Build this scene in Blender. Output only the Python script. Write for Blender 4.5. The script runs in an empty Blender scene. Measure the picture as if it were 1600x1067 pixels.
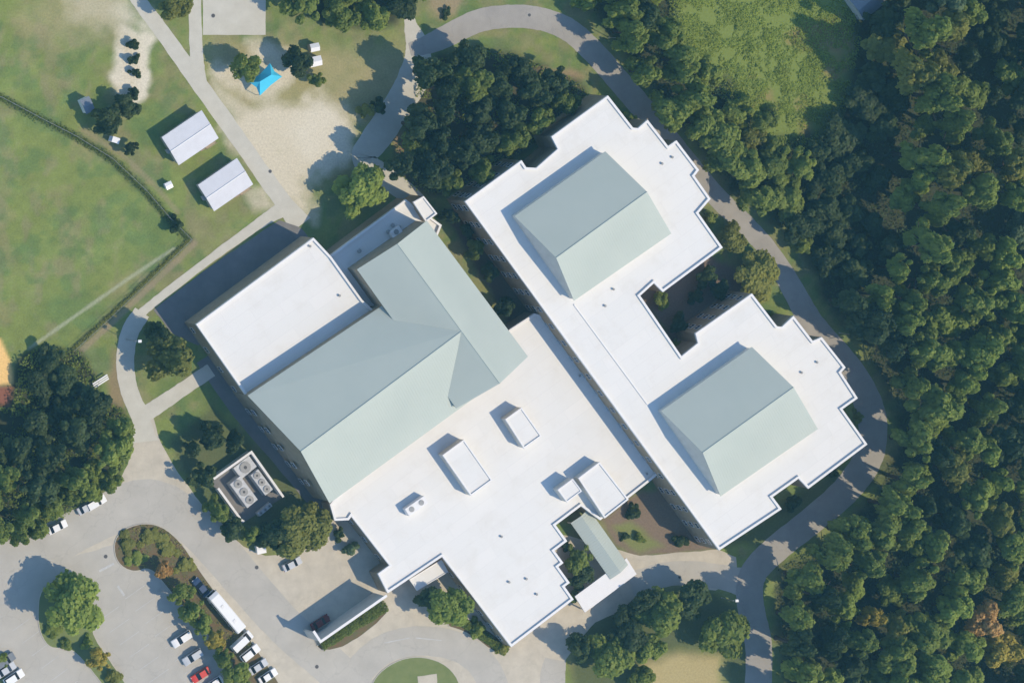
import bpy, bmesh, math, random
import numpy as np
from mathutils import Vector, Matrix, Quaternion

# ------------------------------------------------------------------ camera, light, exposure
scene = bpy.context.scene
col = scene.collection
random.seed(7)
rng = np.random.default_rng(11)

GSD = 0.14                       # metres per photo pixel across the line of sight
DIST = 1500.0
TILT = math.radians(21.0)
h_dir = Vector((26.0, -5.0)).normalized()          # tall things lean this way in the picture
fwd = Vector((h_dir.x * math.sin(TILT), h_dir.y * math.sin(TILT), -math.cos(TILT))).normalized()
up = (Vector((0, 1, 0)) - fwd * fwd.y).normalized()
right = fwd.cross(up).normalized()
campos = -fwd * DIST
cam_d = bpy.data.cameras.new('camera')
cam = bpy.data.objects.new('camera', cam_d)
col.objects.link(cam)
rot = Matrix((right, up, -fwd)).transposed().to_4x4()
cam.matrix_world = Matrix.Translation(campos) @ rot
cam_d.sensor_fit = 'HORIZONTAL'
cam_d.sensor_width = 36.0
cam_d.lens = 36.0 * DIST / (1600 * GSD)
cam_d.clip_start = 10.0
cam_d.clip_end = 6000.0
scene.camera = cam

def P(px, py, z=0.0):
    """photo pixel -> world point on the horizontal plane at height z"""
    d = fwd * DIST + right * ((px - 800.0) * GSD) + up * ((533.5 - py) * GSD)
    t = (z - campos.z) / d.z
    return campos + d * t

def Pn(px, py, z=0.0):
    px = np.asarray(px, float); py = np.asarray(py, float)
    f, r, u, c = (np.array(v) for v in (fwd, right, up, campos))
    d = f * DIST + r * ((px - 800.0) * GSD)[..., None] + u * ((533.5 - py) * GSD)[..., None]
    t = (z - c[2]) / d[..., 2]
    return c + d * t[..., None]

# the sun: an 8.5 m roof throws its shadow this far on the ground
_s = P(800 - 45, 533.5 - 23) - P(800, 533.5)
sun_vec = Vector((-_s.x, -_s.y, 8.5)).normalized()
sun_el = math.asin(sun_vec.z)
sun_az = math.atan2(sun_vec.x, sun_vec.y)

world = bpy.data.worlds.new('World')
scene.world = world
world.use_nodes = True
wn = world.node_tree
wn.nodes.clear()
sky = wn.nodes.new('ShaderNodeTexSky')
sky.sky_type = 'NISHITA'
sky.sun_disc = False
sky.sun_elevation = sun_el
sky.sun_rotation = sun_az
sky.air_density = 1.0
sky.dust_density = 0.3
sky.ozone_density = 3.5
bg = wn.nodes.new('ShaderNodeBackground')
bg.inputs['Strength'].default_value = 0.15
wo = wn.nodes.new('ShaderNodeOutputWorld')
wn.links.new(sky.outputs[0], bg.inputs['Color'])
wn.links.new(bg.outputs[0], wo.inputs['Surface'])

sun_d = bpy.data.lights.new('sun', 'SUN')
sun_d.energy = 3.0
sun_d.angle = math.radians(0.5)
sun_d.color = (1.0, 0.845, 0.615)
sun = bpy.data.objects.new('sun', sun_d)
sun.rotation_mode = 'QUATERNION'
sun.rotation_quaternion = sun_vec.to_track_quat('Z', 'Y')
sun.location = sun_vec * 300
col.objects.link(sun)

scene.view_settings.view_transform = 'Standard'
scene.view_settings.look = 'None'
scene.view_settings.exposure = 0.5
scene.view_settings.gamma = 1.0
scene.view_settings.use_curve_mapping = False

# ------------------------------------------------------------------ materials
def new_mat(name):
    m = bpy.data.materials.new(name)
    m.use_nodes = True
    nt = m.node_tree
    b = nt.nodes['Principled BSDF']
    return m, nt, b

def mat(name, c, rough=0.8, var=0.0, scale=1.0, spec=0.3, metal=0.0, bump=0.0, bscale=8.0, detail=4.0, c2=None, crack=0.0):
    """plain colour with world-scale noise variation between c and c2 (or c darkened)"""
    m, nt, b = new_mat(name)
    b.inputs['Roughness'].default_value = rough
    b.inputs['Metallic'].default_value = metal
    b.inputs['Specular IOR Level'].default_value = spec
    geo = nt.nodes.new('ShaderNodeNewGeometry')
    if var > 0 or c2:
        n = nt.nodes.new('ShaderNodeTexNoise'); n.inputs['Scale'].default_value = scale
        n.inputs['Detail'].default_value = detail; n.inputs['Roughness'].default_value = 0.65
        nt.links.new(geo.outputs['Position'], n.inputs['Vector'])
        ramp = nt.nodes.new('ShaderNodeMapRange')
        ramp.inputs['From Min'].default_value = 0.3; ramp.inputs['From Max'].default_value = 0.7
        nt.links.new(n.outputs['Fac'], ramp.inputs['Value'])
        mx = nt.nodes.new('ShaderNodeMix'); mx.data_type = 'RGBA'
        cc = c2 if c2 else tuple(v * (1 - var) for v in c)
        mx.inputs['A'].default_value = (*cc, 1); mx.inputs['B'].default_value = (*c, 1)
        nt.links.new(ramp.outputs[0], mx.inputs['Factor'])
        last = mx.outputs['Result']
        if crack > 0:
            wn_ = nt.nodes.new('ShaderNodeTexNoise'); wn_.inputs['Scale'].default_value = 0.5; wn_.inputs['Detail'].default_value = 5
            nt.links.new(geo.outputs['Position'], wn_.inputs['Vector'])
            va = nt.nodes.new('ShaderNodeVectorMath'); va.operation = 'MULTIPLY_ADD'
            va.inputs[1].default_value = (3, 3, 3)
            nt.links.new(wn_.outputs['Color'], va.inputs[0]); nt.links.new(geo.outputs['Position'], va.inputs[2])
            vo = nt.nodes.new('ShaderNodeTexVoronoi'); vo.feature = 'DISTANCE_TO_EDGE'; vo.inputs['Scale'].default_value = 0.11
            nt.links.new(va.outputs[0], vo.inputs['Vector'])
            lt = nt.nodes.new('ShaderNodeMapRange'); lt.inputs['From Min'].default_value = 0.004; lt.inputs['From Max'].default_value = 0.012
            lt.inputs['To Min'].default_value = crack; lt.inputs['To Max'].default_value = 0.0
            nt.links.new(vo.outputs['Distance'], lt.inputs['Value'])
            m2 = nt.nodes.new('ShaderNodeMix'); m2.data_type = 'RGBA'
            nt.links.new(lt.outputs[0], m2.inputs['Factor']); nt.links.new(last, m2.inputs['A'])
            m2.inputs['B'].default_value = (0.14, 0.135, 0.13, 1)
            last = m2.outputs['Result']
        nt.links.new(last, b.inputs['Base Color'])
    else:
        b.inputs['Base Color'].default_value = (*c, 1)
    if bump > 0:
        n2 = nt.nodes.new('ShaderNodeTexNoise'); n2.inputs['Scale'].default_value = bscale
        nt.links.new(geo.outputs['Position'], n2.inputs['Vector'])
        bp = nt.nodes.new('ShaderNodeBump'); bp.inputs['Strength'].default_value = bump
        bp.inputs['Distance'].default_value = 0.1
        nt.links.new(n2.outputs['Fac'], bp.inputs['Height'])
        nt.links.new(bp.outputs['Normal'], b.inputs['Normal'])
    return m

def leaf_mat(name, ca, cb, trans=0.25):
    m, nt, b = new_mat(name)
    b.inputs['Roughness'].default_value = 0.6
    b.inputs['Specular IOR Level'].default_value = 0.25
    at = nt.nodes.new('ShaderNodeAttribute'); at.attribute_name = 'leaf'
    oi = nt.nodes.new('ShaderNodeObjectInfo')
    ad = nt.nodes.new('ShaderNodeMath'); ad.operation = 'MULTIPLY_ADD'
    nt.links.new(oi.outputs['Random'], ad.inputs[0]); ad.inputs[1].default_value = 0.45
    sc = nt.nodes.new('ShaderNodeMath'); sc.operation = 'MULTIPLY'; sc.inputs[1].default_value = 0.6
    nt.links.new(at.outputs['Fac'], sc.inputs[0]); nt.links.new(sc.outputs[0], ad.inputs[2])
    mx = nt.nodes.new('ShaderNodeMix'); mx.data_type = 'RGBA'
    mx.inputs['A'].default_value = (*ca, 1); mx.inputs['B'].default_value = (*cb, 1)
    nt.links.new(ad.outputs[0], mx.inputs['Factor'])
    nt.links.new(mx.outputs['Result'], b.inputs['Base Color'])
    tr = nt.nodes.new('ShaderNodeBsdfTranslucent')
    nt.links.new(mx.outputs['Result'], tr.inputs['Color'])
    ms = nt.nodes.new('ShaderNodeMixShader'); ms.inputs[0].default_value = trans
    nt.links.new(b.outputs[0], ms.inputs[1]); nt.links.new(tr.outputs[0], ms.inputs[2])
    nt.links.new(ms.outputs[0], nt.nodes['Material Output'].inputs['Surface'])
    return m

def membrane_mat():
    """white roofing membrane: welded sheets and a little grime"""
    m, nt, b = new_mat('white_membrane')
    b.inputs['Roughness'].default_value = 0.6
    b.inputs['Specular IOR Level'].default_value = 0.3
    geo = nt.nodes.new('ShaderNodeNewGeometry')
    mp = nt.nodes.new('ShaderNodeMapping'); mp.inputs['Rotation'].default_value[2] = math.radians(-33)
    nt.links.new(geo.outputs['Position'], mp.inputs['Vector'])
    br = nt.nodes.new('ShaderNodeTexBrick')
    br.inputs['Scale'].default_value = 1.0
    br.inputs['Brick Width'].default_value = 12.0; br.inputs['Row Height'].default_value = 3.0
    br.inputs['Mortar Size'].default_value = 0.045
    br.inputs['Color1'].default_value = (0.70, 0.69, 0.655, 1)
    br.inputs['Color2'].default_value = (0.675, 0.67, 0.638, 1)
    br.inputs['Mortar'].default_value = (0.635, 0.625, 0.60, 1)
    nt.links.new(mp.outputs[0], br.inputs['Vector'])
    n = nt.nodes.new('ShaderNodeTexNoise'); n.inputs['Scale'].default_value = 0.22; n.inputs['Detail'].default_value = 6
    n.inputs['Roughness'].default_value = 0.7
    nt.links.new(geo.outputs['Position'], n.inputs['Vector'])
    mr = nt.nodes.new('ShaderNodeMapRange'); mr.inputs['From Min'].default_value = 0.5; mr.inputs['From Max'].default_value = 0.78
    mr.inputs['To Max'].default_value = 0.6
    nt.links.new(n.outputs['Fac'], mr.inputs['Value'])
    mx = nt.nodes.new('ShaderNodeMix'); mx.data_type = 'RGBA'
    nt.links.new(mr.outputs[0], mx.inputs['Factor'])
    nt.links.new(br.outputs['Color'], mx.inputs['A']); mx.inputs['B'].default_value = (0.60, 0.58, 0.53, 1)
    nt.links.new(mx.outputs['Result'], b.inputs['Base Color'])
    return m

def ground_mat():
    m, nt, b = new_mat('ground_cover')
    b.inputs['Roughness'].default_value = 0.95
    b.inputs['Specular IOR Level'].default_value = 0.1
    at = nt.nodes.new('ShaderNodeAttribute'); at.attribute_name = 'ground_colour'
    geo = nt.nodes.new('ShaderNodeNewGeometry')
    n = nt.nodes.new('ShaderNodeTexNoise'); n.inputs['Scale'].default_value = 2.2; n.inputs['Detail'].default_value = 5
    n.inputs['Roughness'].default_value = 0.75
    nt.links.new(geo.outputs['Position'], n.inputs['Vector'])
    mr = nt.nodes.new('ShaderNodeMapRange'); mr.inputs['From Min'].default_value = 0.25; mr.inputs['From Max'].default_value = 0.75
    mr.inputs['To Min'].default_value = 0.78; mr.inputs['To Max'].default_value = 1.2
    nt.links.new(n.outputs['Fac'], mr.inputs['Value'])
    vm = nt.nodes.new('ShaderNodeVectorMath'); vm.operation = 'SCALE'
    nt.links.new(at.outputs['Color'], vm.inputs[0]); nt.links.new(mr.outputs[0], vm.inputs['Scale'])
    nt.links.new(vm.outputs[0], b.inputs['Base Color'])
    bp = nt.nodes.new('ShaderNodeBump'); bp.inputs['Strength'].default_value = 0.5; bp.inputs['Distance'].default_value = 0.15
    nt.links.new(n.outputs['Fac'], bp.inputs['Height']); nt.links.new(bp.outputs['Normal'], b.inputs['Normal'])
    return m

M = {}
M['membrane'] = membrane_mat()
M['coping'] = mat('white_coping', (0.74, 0.73, 0.71), 0.5, 0.06, 0.6)
M['wall'] = mat('tan_brick_wall', (0.36, 0.29, 0.20), 0.85, 0.25, 0.8)
M['pale_wall'] = mat('pale_wall', (0.62, 0.60, 0.54), 0.8, 0.15, 0.6)
M['metal_roof'] = mat('pale_green_metal', (0.445, 0.49, 0.44), 0.65, 0.06, 0.12, spec=0.15, c2=(0.415, 0.465, 0.42), detail=6)
M['seam'] = mat('pale_green_seam', (0.435, 0.48, 0.43), 0.65, spec=0.15)
M['shed_roof'] = mat('silver_roof', (0.60, 0.61, 0.64), 0.45, 0.1, 0.5, spec=0.4)
M['shed_wall'] = mat('beige_siding', (0.45, 0.41, 0.33), 0.8, 0.1, 1.0)
M['asphalt'] = mat('worn_asphalt', (0.465, 0.44, 0.385), 0.9, 0.0, 0.16, c2=(0.385, 0.365, 0.32), detail=11, crack=.13)
M['dark_asphalt'] = mat('loop_asphalt', (0.375, 0.355, 0.32), 0.9, 0.0, 0.16, c2=(0.285, 0.27, 0.245), detail=11, crack=.13)
M['concrete'] = mat('pale_concrete', (0.555, 0.505, 0.405), 0.9, 0.0, 0.3, c2=(0.43, 0.39, 0.315), detail=11, crack=.08)
M['path'] = mat('path_concrete', (0.54, 0.52, 0.445), 0.9, 0.0, 0.4, c2=(0.47, 0.45, 0.38), detail=6)
M['lane'] = mat('shaded_lane_asphalt', (0.21, 0.20, 0.19), 0.9, 0.0, 0.2, c2=(0.15, 0.145, 0.14), detail=10)  # darkened tone carries the shade on lane, wall path and machine yard
M['kerb'] = mat('kerb_concrete', (0.5, 0.47, 0.4), 0.9, 0.12, 1.0)
M['line'] = mat('worn_white_paint', (0.54, 0.54, 0.52), 0.8, 0.25, 0.8)
M['bed'] = mat('planted_bed', (0.115, 0.125, 0.055), 0.95, 0, 0.7, c2=(0.17, 0.105, 0.06), bump=0.6, detail=6)
M['lawn_bed'] = mat('short_lawn', (0.19, 0.22, 0.085), 0.95, 0, 0.5, c2=(0.145, 0.185, 0.065), bump=0.4, detail=6)
M['bark'] = mat('bark', (0.10, 0.075, 0.05), 0.95, 0.3, 3.0)
M['steel'] = mat('galvanised_steel', (0.42, 0.43, 0.43), 0.45, 0.1, 2.0, metal=0.6)
M['dark_steel'] = mat('dark_steel', (0.06, 0.06, 0.065), 0.5)
M['white_paint'] = mat('white_paint', (0.78, 0.78, 0.77), 0.35, 0.05, 1.0, spec=0.5)
M['silver_paint'] = mat('silver_paint', (0.50, 0.52, 0.54), 0.3, 0.05, 1.0, spec=0.5)
M['grey_paint'] = mat('grey_paint', (0.16, 0.18, 0.20), 0.3, 0.05, 1.0, spec=0.5)
M['blue_paint'] = mat('dark_blue_paint', (0.03, 0.06, 0.13), 0.3, 0.05, 1.0, spec=0.5)
M['red_paint'] = mat('red_paint', (0.60, 0.045, 0.03), 0.3, 0.05, 1.0, spec=0.5)
M['shaded_red_paint'] = mat('shaded_red_paint', (0.16, 0.02, 0.022), 0.35, 0.05, 1.0, spec=0.4)  # red darkened to carry the screen wall's shade on one car
M['glass'] = mat('dark_glass', (0.015, 0.02, 0.028), 0.08, spec=0.6)
M['rubber'] = mat('rubber', (0.02, 0.02, 0.02), 0.8)
M['lamp_glass'] = mat('lamp_glass', (0.7, 0.7, 0.65), 0.2)
M['tail_glass'] = mat('tail_glass', (0.4, 0.02, 0.02), 0.2)
M['blue_cloth'] = mat('blue_shade_cloth', (0.06, 0.50, 0.72), 0.75, 0.1, 0.8)
M['vent'] = mat('grey_vent', (0.34, 0.34, 0.33), 0.6, 0.2, 2.0)
M['machine'] = mat('pale_machine', (0.56, 0.58, 0.59), 0.6, 0.0, 1.5, c2=(0.42, 0.42, 0.42))
M['wood'] = mat('weathered_wood', (0.42, 0.33, 0.22), 0.85, 0.25, 2.0)
M['grey_roof'] = mat('grey_roof', (0.20, 0.23, 0.27), 0.7, 0.15, 1.0)
M['brown_roof'] = mat('brown_roof', (0.30, 0.13, 0.08), 0.8, 0.2, 1.0)
M['ground'] = ground_mat()
LEAF = {
    'dark':   leaf_mat('dark_leaves', (0.030, 0.052, 0.020), (0.090, 0.135, 0.043), 0.35),
    'mid':    leaf_mat('green_leaves', (0.125, 0.175, 0.038), (0.345, 0.420, 0.088), 0.5),
    'olive':  leaf_mat('olive_leaves', (0.155, 0.175, 0.040), (0.375, 0.385, 0.090), 0.5),
    'bright': leaf_mat('lime_leaves', (0.170, 0.240, 0.046), (0.410, 0.500, 0.105), 0.5),
    'yellow': leaf_mat('yellow_leaves', (0.32, 0.27, 0.04), (0.55, 0.46, 0.09), 0.4),
    'orange': leaf_mat('orange_leaves', (0.36, 0.20, 0.055), (0.58, 0.38, 0.14), 0.35),
    'grey':   leaf_mat('grey_green_leaves', (0.105, 0.155, 0.078), (0.27, 0.36, 0.18), 0.5),
}

# ------------------------------------------------------------------ object helpers
def link(name, me, parent=None):
    o = bpy.data.objects.new(name, me)
    col.objects.link(o)
    if parent is not None:
        o.parent = parent
    return o

def mesh(name, verts, faces, mats, parent=None, mi=None, smooth=False):
    me = bpy.data.meshes.new(name)
    me.from_pydata([tuple(v) for v in verts], [], faces)
    for m in (mats if isinstance(mats, (list, tuple)) else [mats]):
        me.materials.append(m)
    if mi is not None:
        me.polygons.foreach_set('material_index', mi)
    bm = bmesh.new(); bm.from_mesh(me)
    bmesh.ops.recalc_face_normals(bm, faces=bm.faces)
    bm.to_mesh(me); bm.free()
    if smooth:
        me.polygons.foreach_set('use_smooth', [True] * len(me.polygons))
    me.update()
    return link(name, me, parent)

def tag(o, label=None, cat=None, group=None, kind=None):
    if label: o['label'] = label
    if cat: o['category'] = cat
    if group: o['group'] = group
    if kind: o['kind'] = kind
    return o

def empty(name, loc=(0, 0, 0), rz=0.0):
    o = bpy.data.objects.new(name, None)
    o.empty_display_size = 0.5
    o.location = loc; o.rotation_euler = (0, 0, rz)
    col.objects.link(o)
    return o

def copy_tree(o, parent=None):
    c = o.copy(); col.objects.link(c)
    if parent is not None: c.parent = parent
    for ch in list(o.children):
        copy_tree(ch, c)
    return c

class MB:
    """collects boxes, tubes and faces, then links them as ONE mesh object"""
    def __init__(s): s.v = []; s.f = []; s.m = []
    def add(s, vs, fs, m=0):
        k = len(s.v); s.v += [tuple(v) for v in vs]
        s.f += [[i + k for i in f] for f in fs]; s.m += [m] * len(fs)
    def box(s, x0, x1, y0, y1, z0, z1, m=0, bev=0.0, M4=None):
        if bev > 0:
            b = bev
            ring = lambda z, i: [(x0 + i, y0 + b, z), (x0 + b, y0 + i, z), (x1 - b, y0 + i, z), (x1 - i, y0 + b, z),
                                 (x1 - i, y1 - b, z), (x1 - b, y1 - i, z), (x0 + b, y1 - i, z), (x0 + i, y1 - b, z)]
            vs = ring(z0, 0) + ring(z1 - b, 0) + ring(z1, b * .7)
            fs = [list(range(7, -1, -1)), list(range(16, 24))]
            for r in (0, 8):
                for i in range(8):
                    j = (i + 1) % 8; fs.append([r + i, r + j, r + 8 + j, r + 8 + i])
        else:
            vs = [(x, y, z) for z in (z0, z1) for x, y in ((x0, y0), (x1, y0), (x1, y1), (x0, y1))]
            fs = [[3, 2, 1, 0], [4, 5, 6, 7], [0, 1, 5, 4], [1, 2, 6, 5], [2, 3, 7, 6], [3, 0, 4, 7]]
        if M4 is not None: vs = [M4 @ Vector(v) for v in vs]
        s.add(vs, fs, m); return s
    def tube(s, a, b, r0, r1=None, n=6, m=0):
        a = Vector(a); b = Vector(b); r1 = r0 if r1 is None else r1
        q = (b - a).to_track_quat('Z', 'Y')
        vs = []
        for p, r in ((a, r0), (b, r1)):
            for i in range(n):
                t = 2 * math.pi * i / n
                vs.append(p + q @ Vector((r * math.cos(t), r * math.sin(t), 0)))
        fs = [[i, (i + 1) % n, n + (i + 1) % n, n + i] for i in range(n)] + [list(range(n - 1, -1, -1)), list(range(n, 2 * n))]
        s.add(vs, fs, m); return s
    def prism(s, pts, z0, z1, m=0):
        n = len(pts)
        vs = [(p[0], p[1], z0) for p in pts] + [(p[0], p[1], z1) for p in pts]
        fs = [list(range(n - 1, -1, -1)), list(range(n, 2 * n))] + [[i, (i + 1) % n, n + (i + 1) % n, n + i] for i in range(n)]
        s.add(vs, fs, m); return s
    def build(s, name, mats, parent=None, smooth=False):
        return mesh(name, s.v, s.f, mats, parent, s.m, smooth)

def ccw(pts):
    a = sum(pts[i][0] * pts[(i + 1) % len(pts)][1] - pts[(i + 1) % len(pts)][0] * pts[i][1] for i in range(len(pts)))
    return pts if a > 0 else pts[::-1]

def wpoly(px, z):
    return ccw([(p.x, p.y) for p in (P(x, y, z) for x, y in px)])

def offset(pts, d):
    """inward offset (d > 0) of a ccw polygon"""
    out = []; n = len(pts)
    for i in range(n):
        a, b, c = Vector(pts[i - 1]), Vector(pts[i]), Vector(pts[(i + 1) % n])
        e0 = (b - a).normalized(); e1 = (c - b).normalized()
        n0 = Vector((-e0.y, e0.x)); n1 = Vector((-e1.y, e1.x))
        m = n0 + n1
        if m.length < 1e-4: m = n0
        m.normalize()
        k = d / max(0.35, m.dot(n0))
        p = b + m * k
        out.append((p.x, p.y))
    return out

def chaikin(pts, it=2, closed=True):
    for _ in range(it):
        q = []; n = len(pts)
        for i in range(n if closed else n - 1):
            a = pts[i]; b = pts[(i + 1) % n]
            q.append((a[0] * .75 + b[0] * .25, a[1] * .75 + b[1] * .25))
            q.append((a[0] * .25 + b[0] * .75, a[1] * .25 + b[1] * .75))
        if not closed: q = [pts[0]] + q + [pts[-1]]
        pts = q
    return pts

def densify(pts, step, jit, closed=True):
    out = []; n = len(pts)
    for i in range(n if closed else n - 1):
        a = Vector(pts[i]); b = Vector(pts[(i + 1) % n]); L = (b - a).length
        k = max(1, int(L / step))
        for j in range(k):
            p = a.lerp(b, j / k)
            if j: p = p + Vector((random.uniform(-jit, jit), random.uniform(-jit, jit)))
            out.append((p.x, p.y))
    return out

def sheet(name, px, z, m, smooth_it=0, jit=0.8):
    if smooth_it: px = chaikin(px, smooth_it)
    px = densify(px, 9, jit)
    pts = wpoly(px, 0)
    o = mesh(name, [(x, y, z) for x, y in pts], [list(range(len(pts)))], m)
    bm = bmesh.new(); bm.from_mesh(o.data)
    bmesh.ops.triangulate(bm, faces=bm.faces)
    for f in bm.faces:
        if f.normal.z < 0: f.normal_flip()
    bm.to_mesh(o.data); bm.free()
    return tag(o, kind='structure')

def strip(name, line, w, z, m, jit=0.5):
    """a road or path: a ribbon along a smoothed centre line, w in photo pixels"""
    ws = w if isinstance(w, (list, tuple)) else [w] * len(line)
    pts = chaikin([(x, y) for x, y in line], 3, False)
    n = len(pts); L = len(line)
    vs = []; fs = []
    for i, p in enumerate(pts):
        a = Vector(pts[max(0, i - 1)]); b = Vector(pts[min(n - 1, i + 1)])
        t = (b - a).normalized(); nn = Vector((-t.y, t.x))
        u = i / (n - 1) * (L - 1); k = min(L - 2, int(u)); ww = ws[k] * (1 - (u - k)) + ws[k + 1] * (u - k)
        for s in (-1, 1):
            q = Vector(p) + nn * (s * (ww / 2 + random.uniform(-jit, jit)))
            w_ = P(q.x, q.y, 0); vs.append((w_.x, w_.y, z))
    for i in range(n - 1):
        fs.append([2 * i, 2 * i + 1, 2 * i + 3, 2 * i + 2])
    o = mesh(name, vs, fs, m)
    me = o.data
    bm = bmesh.new(); bm.from_mesh(me)
    for f in bm.faces:
        if f.normal.z < 0: f.normal_flip()
    bm.to_mesh(me); bm.free()
    return tag(o, kind='structure')

# ------------------------------------------------------------------ ground, painted with its own cover
def vnoise(x, y, seed=0):
    xi = np.floor(x).astype(np.int64); yi = np.floor(y).astype(np.int64)
    xf = x - xi; yf = y - yi
    def hsh(a, b):
        h = (a * 374761393 + b * 668265263 + seed * 974711) & 0x7fffffff
        h = ((h ^ (h >> 13)) * 1274126177) & 0x7fffffff
        return (h & 0xffff) / 65535.0
    u = xf * xf * (3 - 2 * xf); v = yf * yf * (3 - 2 * yf)
    return (hsh(xi, yi) * (1 - u) + hsh(xi + 1, yi) * u) * (1 - v) + (hsh(xi, yi + 1) * (1 - u) + hsh(xi + 1, yi + 1) * u) * v

def fbm(x, y, seed=0, o=4):
    s = 0; a = .5; t = 0
    for k in range(o):
        s = s + a * vnoise(x * 2 ** k, y * 2 ** k, seed + k); t += a; a *= .55
    return s / t

def axis(lo, hi, step, out_lo, out_hi):
    a = list(np.arange(lo, hi + .1, step))
    s = step; v = lo; pre = []
    while v > out_lo: s *= 1.6; v -= s; pre.append(v)
    s = step; v = a[-1]; post = []
    while v < out_hi: s *= 1.6; v += s; post.append(v)
    return np.array(pre[::-1] + a + post)

gx = axis(-60, 1660, 3.2, -5200, 6800)
gy = axis(-60, 1127, 3.2, -5200, 6300)
GX, GY = np.meshgrid(gx, gy)
nz1 = fbm(GX / 60, GY / 60, 1); nz2 = fbm(GX / 14, GY / 14, 5); nz3 = fbm(GX / 180, GY / 180, 9)
nz4 = fbm(GX / 30, GY / 30, 21)
RGB = np.empty(GX.shape + (3,))
def mixc(c, w):
    global RGB
    RGB = RGB * (1 - w[..., None]) + np.array(c) * w[..., None]
def sd(poly):
    """signed distance, negative inside"""
    d = np.full(GX.shape, 1e9); ins = np.zeros(GX.shape, bool); n = len(poly)
    for i in range(n):
        x0, y0 = poly[i]; x1, y1 = poly[(i + 1) % n]
        ex, ey = x1 - x0, y1 - y0
        t = np.clip(((GX - x0) * ex + (GY - y0) * ey) / (ex * ex + ey * ey + 1e-9), 0, 1)
        d = np.minimum(d, np.hypot(GX - x0 - t * ex, GY - y0 - t * ey))
        c = ((y0 > GY) != (y1 > GY)) & (GX < (x1 - x0) * (GY - y0) / (y1 - y0 + 1e-9) + x0)
        ins ^= c
    return np.where(ins, -d, d)
def ld(line):
    d = np.full(GX.shape, 1e9)
    for (x0, y0), (x1, y1) in zip(line[:-1], line[1:]):
        ex, ey = x1 - x0, y1 - y0
        t = np.clip(((GX - x0) * ex + (GY - y0) * ey) / (ex * ex + ey * ey + 1e-9), 0, 1)
        d = np.minimum(d, np.hypot(GX - x0 - t * ex, GY - y0 - t * ey))
    return d
def soft(d, f, nz=0.0):
    return np.clip(0.5 - (d + nz * (nz4 - .5) * 2) / (2 * f), 0, 1)
def sand(poly, c, f=10, nz=14, k=1.0):
    w = soft(sd(poly), f, nz) * k
    mixc(c, np.clip(w * (0.75 + 0.5 * nz2), 0, 1))
RGB[:] = (0.190, 0.230, 0.064)
mixc((0.128, 0.192, 0.060), np.clip((nz1 - .45) * 3.2, 0, .8))
mixc((0.255, 0.225, 0.110), np.clip((fbm(GX / 45, GY / 45, 33) - .52) * 4.0, 0, .55))
mixc((0.205, 0.262, 0.074), np.clip((nz3 - .5) * 3, 0, .6))
mixc((0.235, 0.215, 0.115), np.clip((fbm(GX / 20, GY / 32, 51) - .5) * 3.5, 0, .55))
mixc((0.115, 0.185, 0.062), np.clip((fbm(GX / 26, GY / 22, 61) - .53) * 4, 0, .6))
RGB *= (0.8 + 0.4 * nz2)[..., None]
SAND = (0.59, 0.53, 0.395); PALE = (0.64, 0.59, 0.465); DRY = (0.36, 0.31, 0.16); SOIL = (0.30, 0.20, 0.12)
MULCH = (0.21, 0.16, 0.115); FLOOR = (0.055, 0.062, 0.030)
# dry and bare places north of the school
sand([(300, 60), (460, 55), (640, 70), (640, 150), (560, 210), (560, 270), (470, 300), (380, 230), (320, 130)], DRY, 25, 30, .75)
sand([(350, 195), (420, 168), (490, 165), (540, 165), (556, 190), (548, 235), (520, 268), (480, 290), (490, 345), (440, 320), (400, 250)], SAND, 14, 22)
sand([(500, 140), (545, 180), (540, 250), (490, 260), (450, 210)], PALE, 14, 16, .8)
sand([(375, 58), (420, 60), (455, 85), (470, 110), (445, 135), (405, 158), (370, 140), (345, 130), (322, 118), (330, 100), (400, 95)], SAND, 9, 14, .95)
sand([(185, 30), (238, 60), (232, 110), (232, 150), (205, 165), (176, 150), (180, 80)], PALE, 6, 12)
sand([(95, -10), (200, -10), (240, 50), (180, 42), (120, 30)], PALE, 14, 22, .8)
sand([(60, -20), (200, -20), (190, 60), (90, 60), (30, 30)], DRY, 25, 30, .6)
sand([(330, 120), (400, 180), (460, 300), (440, 310), (380, 215), (330, 150)], SAND, 8, 8, .7)
sand([(380, 300), (420, 290), (425, 325), (395, 330)], SAND, 8, 8, .7)
sand([(196, 560), (176, 545), (166, 640), (200, 660)], SOIL, 6, 8, .6)
# the infield and its red warning track at the left edge
mixc((0.80, 0.52, 0.20), soft(sd([(-400, 520), (0, 530), (14, 560), (21, 600), (-20, 604), (-400, 604)]), 3, 4))
mixc((0.25, 0.105, 0.065), soft(sd([(-400, 604), (22, 603), (26, 622), (12, 640), (-400, 700)]), 3, 3))
# rank grass along the fence and the worn track beside it
FA = [(-60, 128), (0, 152), (60, 184), (115, 212), (172, 247), (225, 297), (262, 340), (296, 374)]
FB = [(296, 374), (230, 438), (165, 500), (112, 548)]
mixc((0.075, 0.10, 0.055), np.clip(1.2 - ld(FA) / (5 + 4 * nz4), 0, .8))
mixc((0.085, 0.105, 0.050), np.clip(1.2 - ld(FB) / (4 + 4 * nz4), 0, .7))
mixc((0.30, 0.235, 0.16), np.clip(1.3 - ld([(x + 8, y + 6) for x, y in FB]) / 5, 0, .65))
mixc((0.30, 0.25, 0.15), np.clip(1.3 - ld([(x + 16, y - 8) for x, y in FA[3:7]]) / 4, 0, .5))
mixc((0.36, 0.38, 0.26), np.clip(1.2 - ld([(272, 388), (200, 436), (120, 492), (45, 545)]) / (2.2 + 1.5 * nz4), 0, .7))
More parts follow.
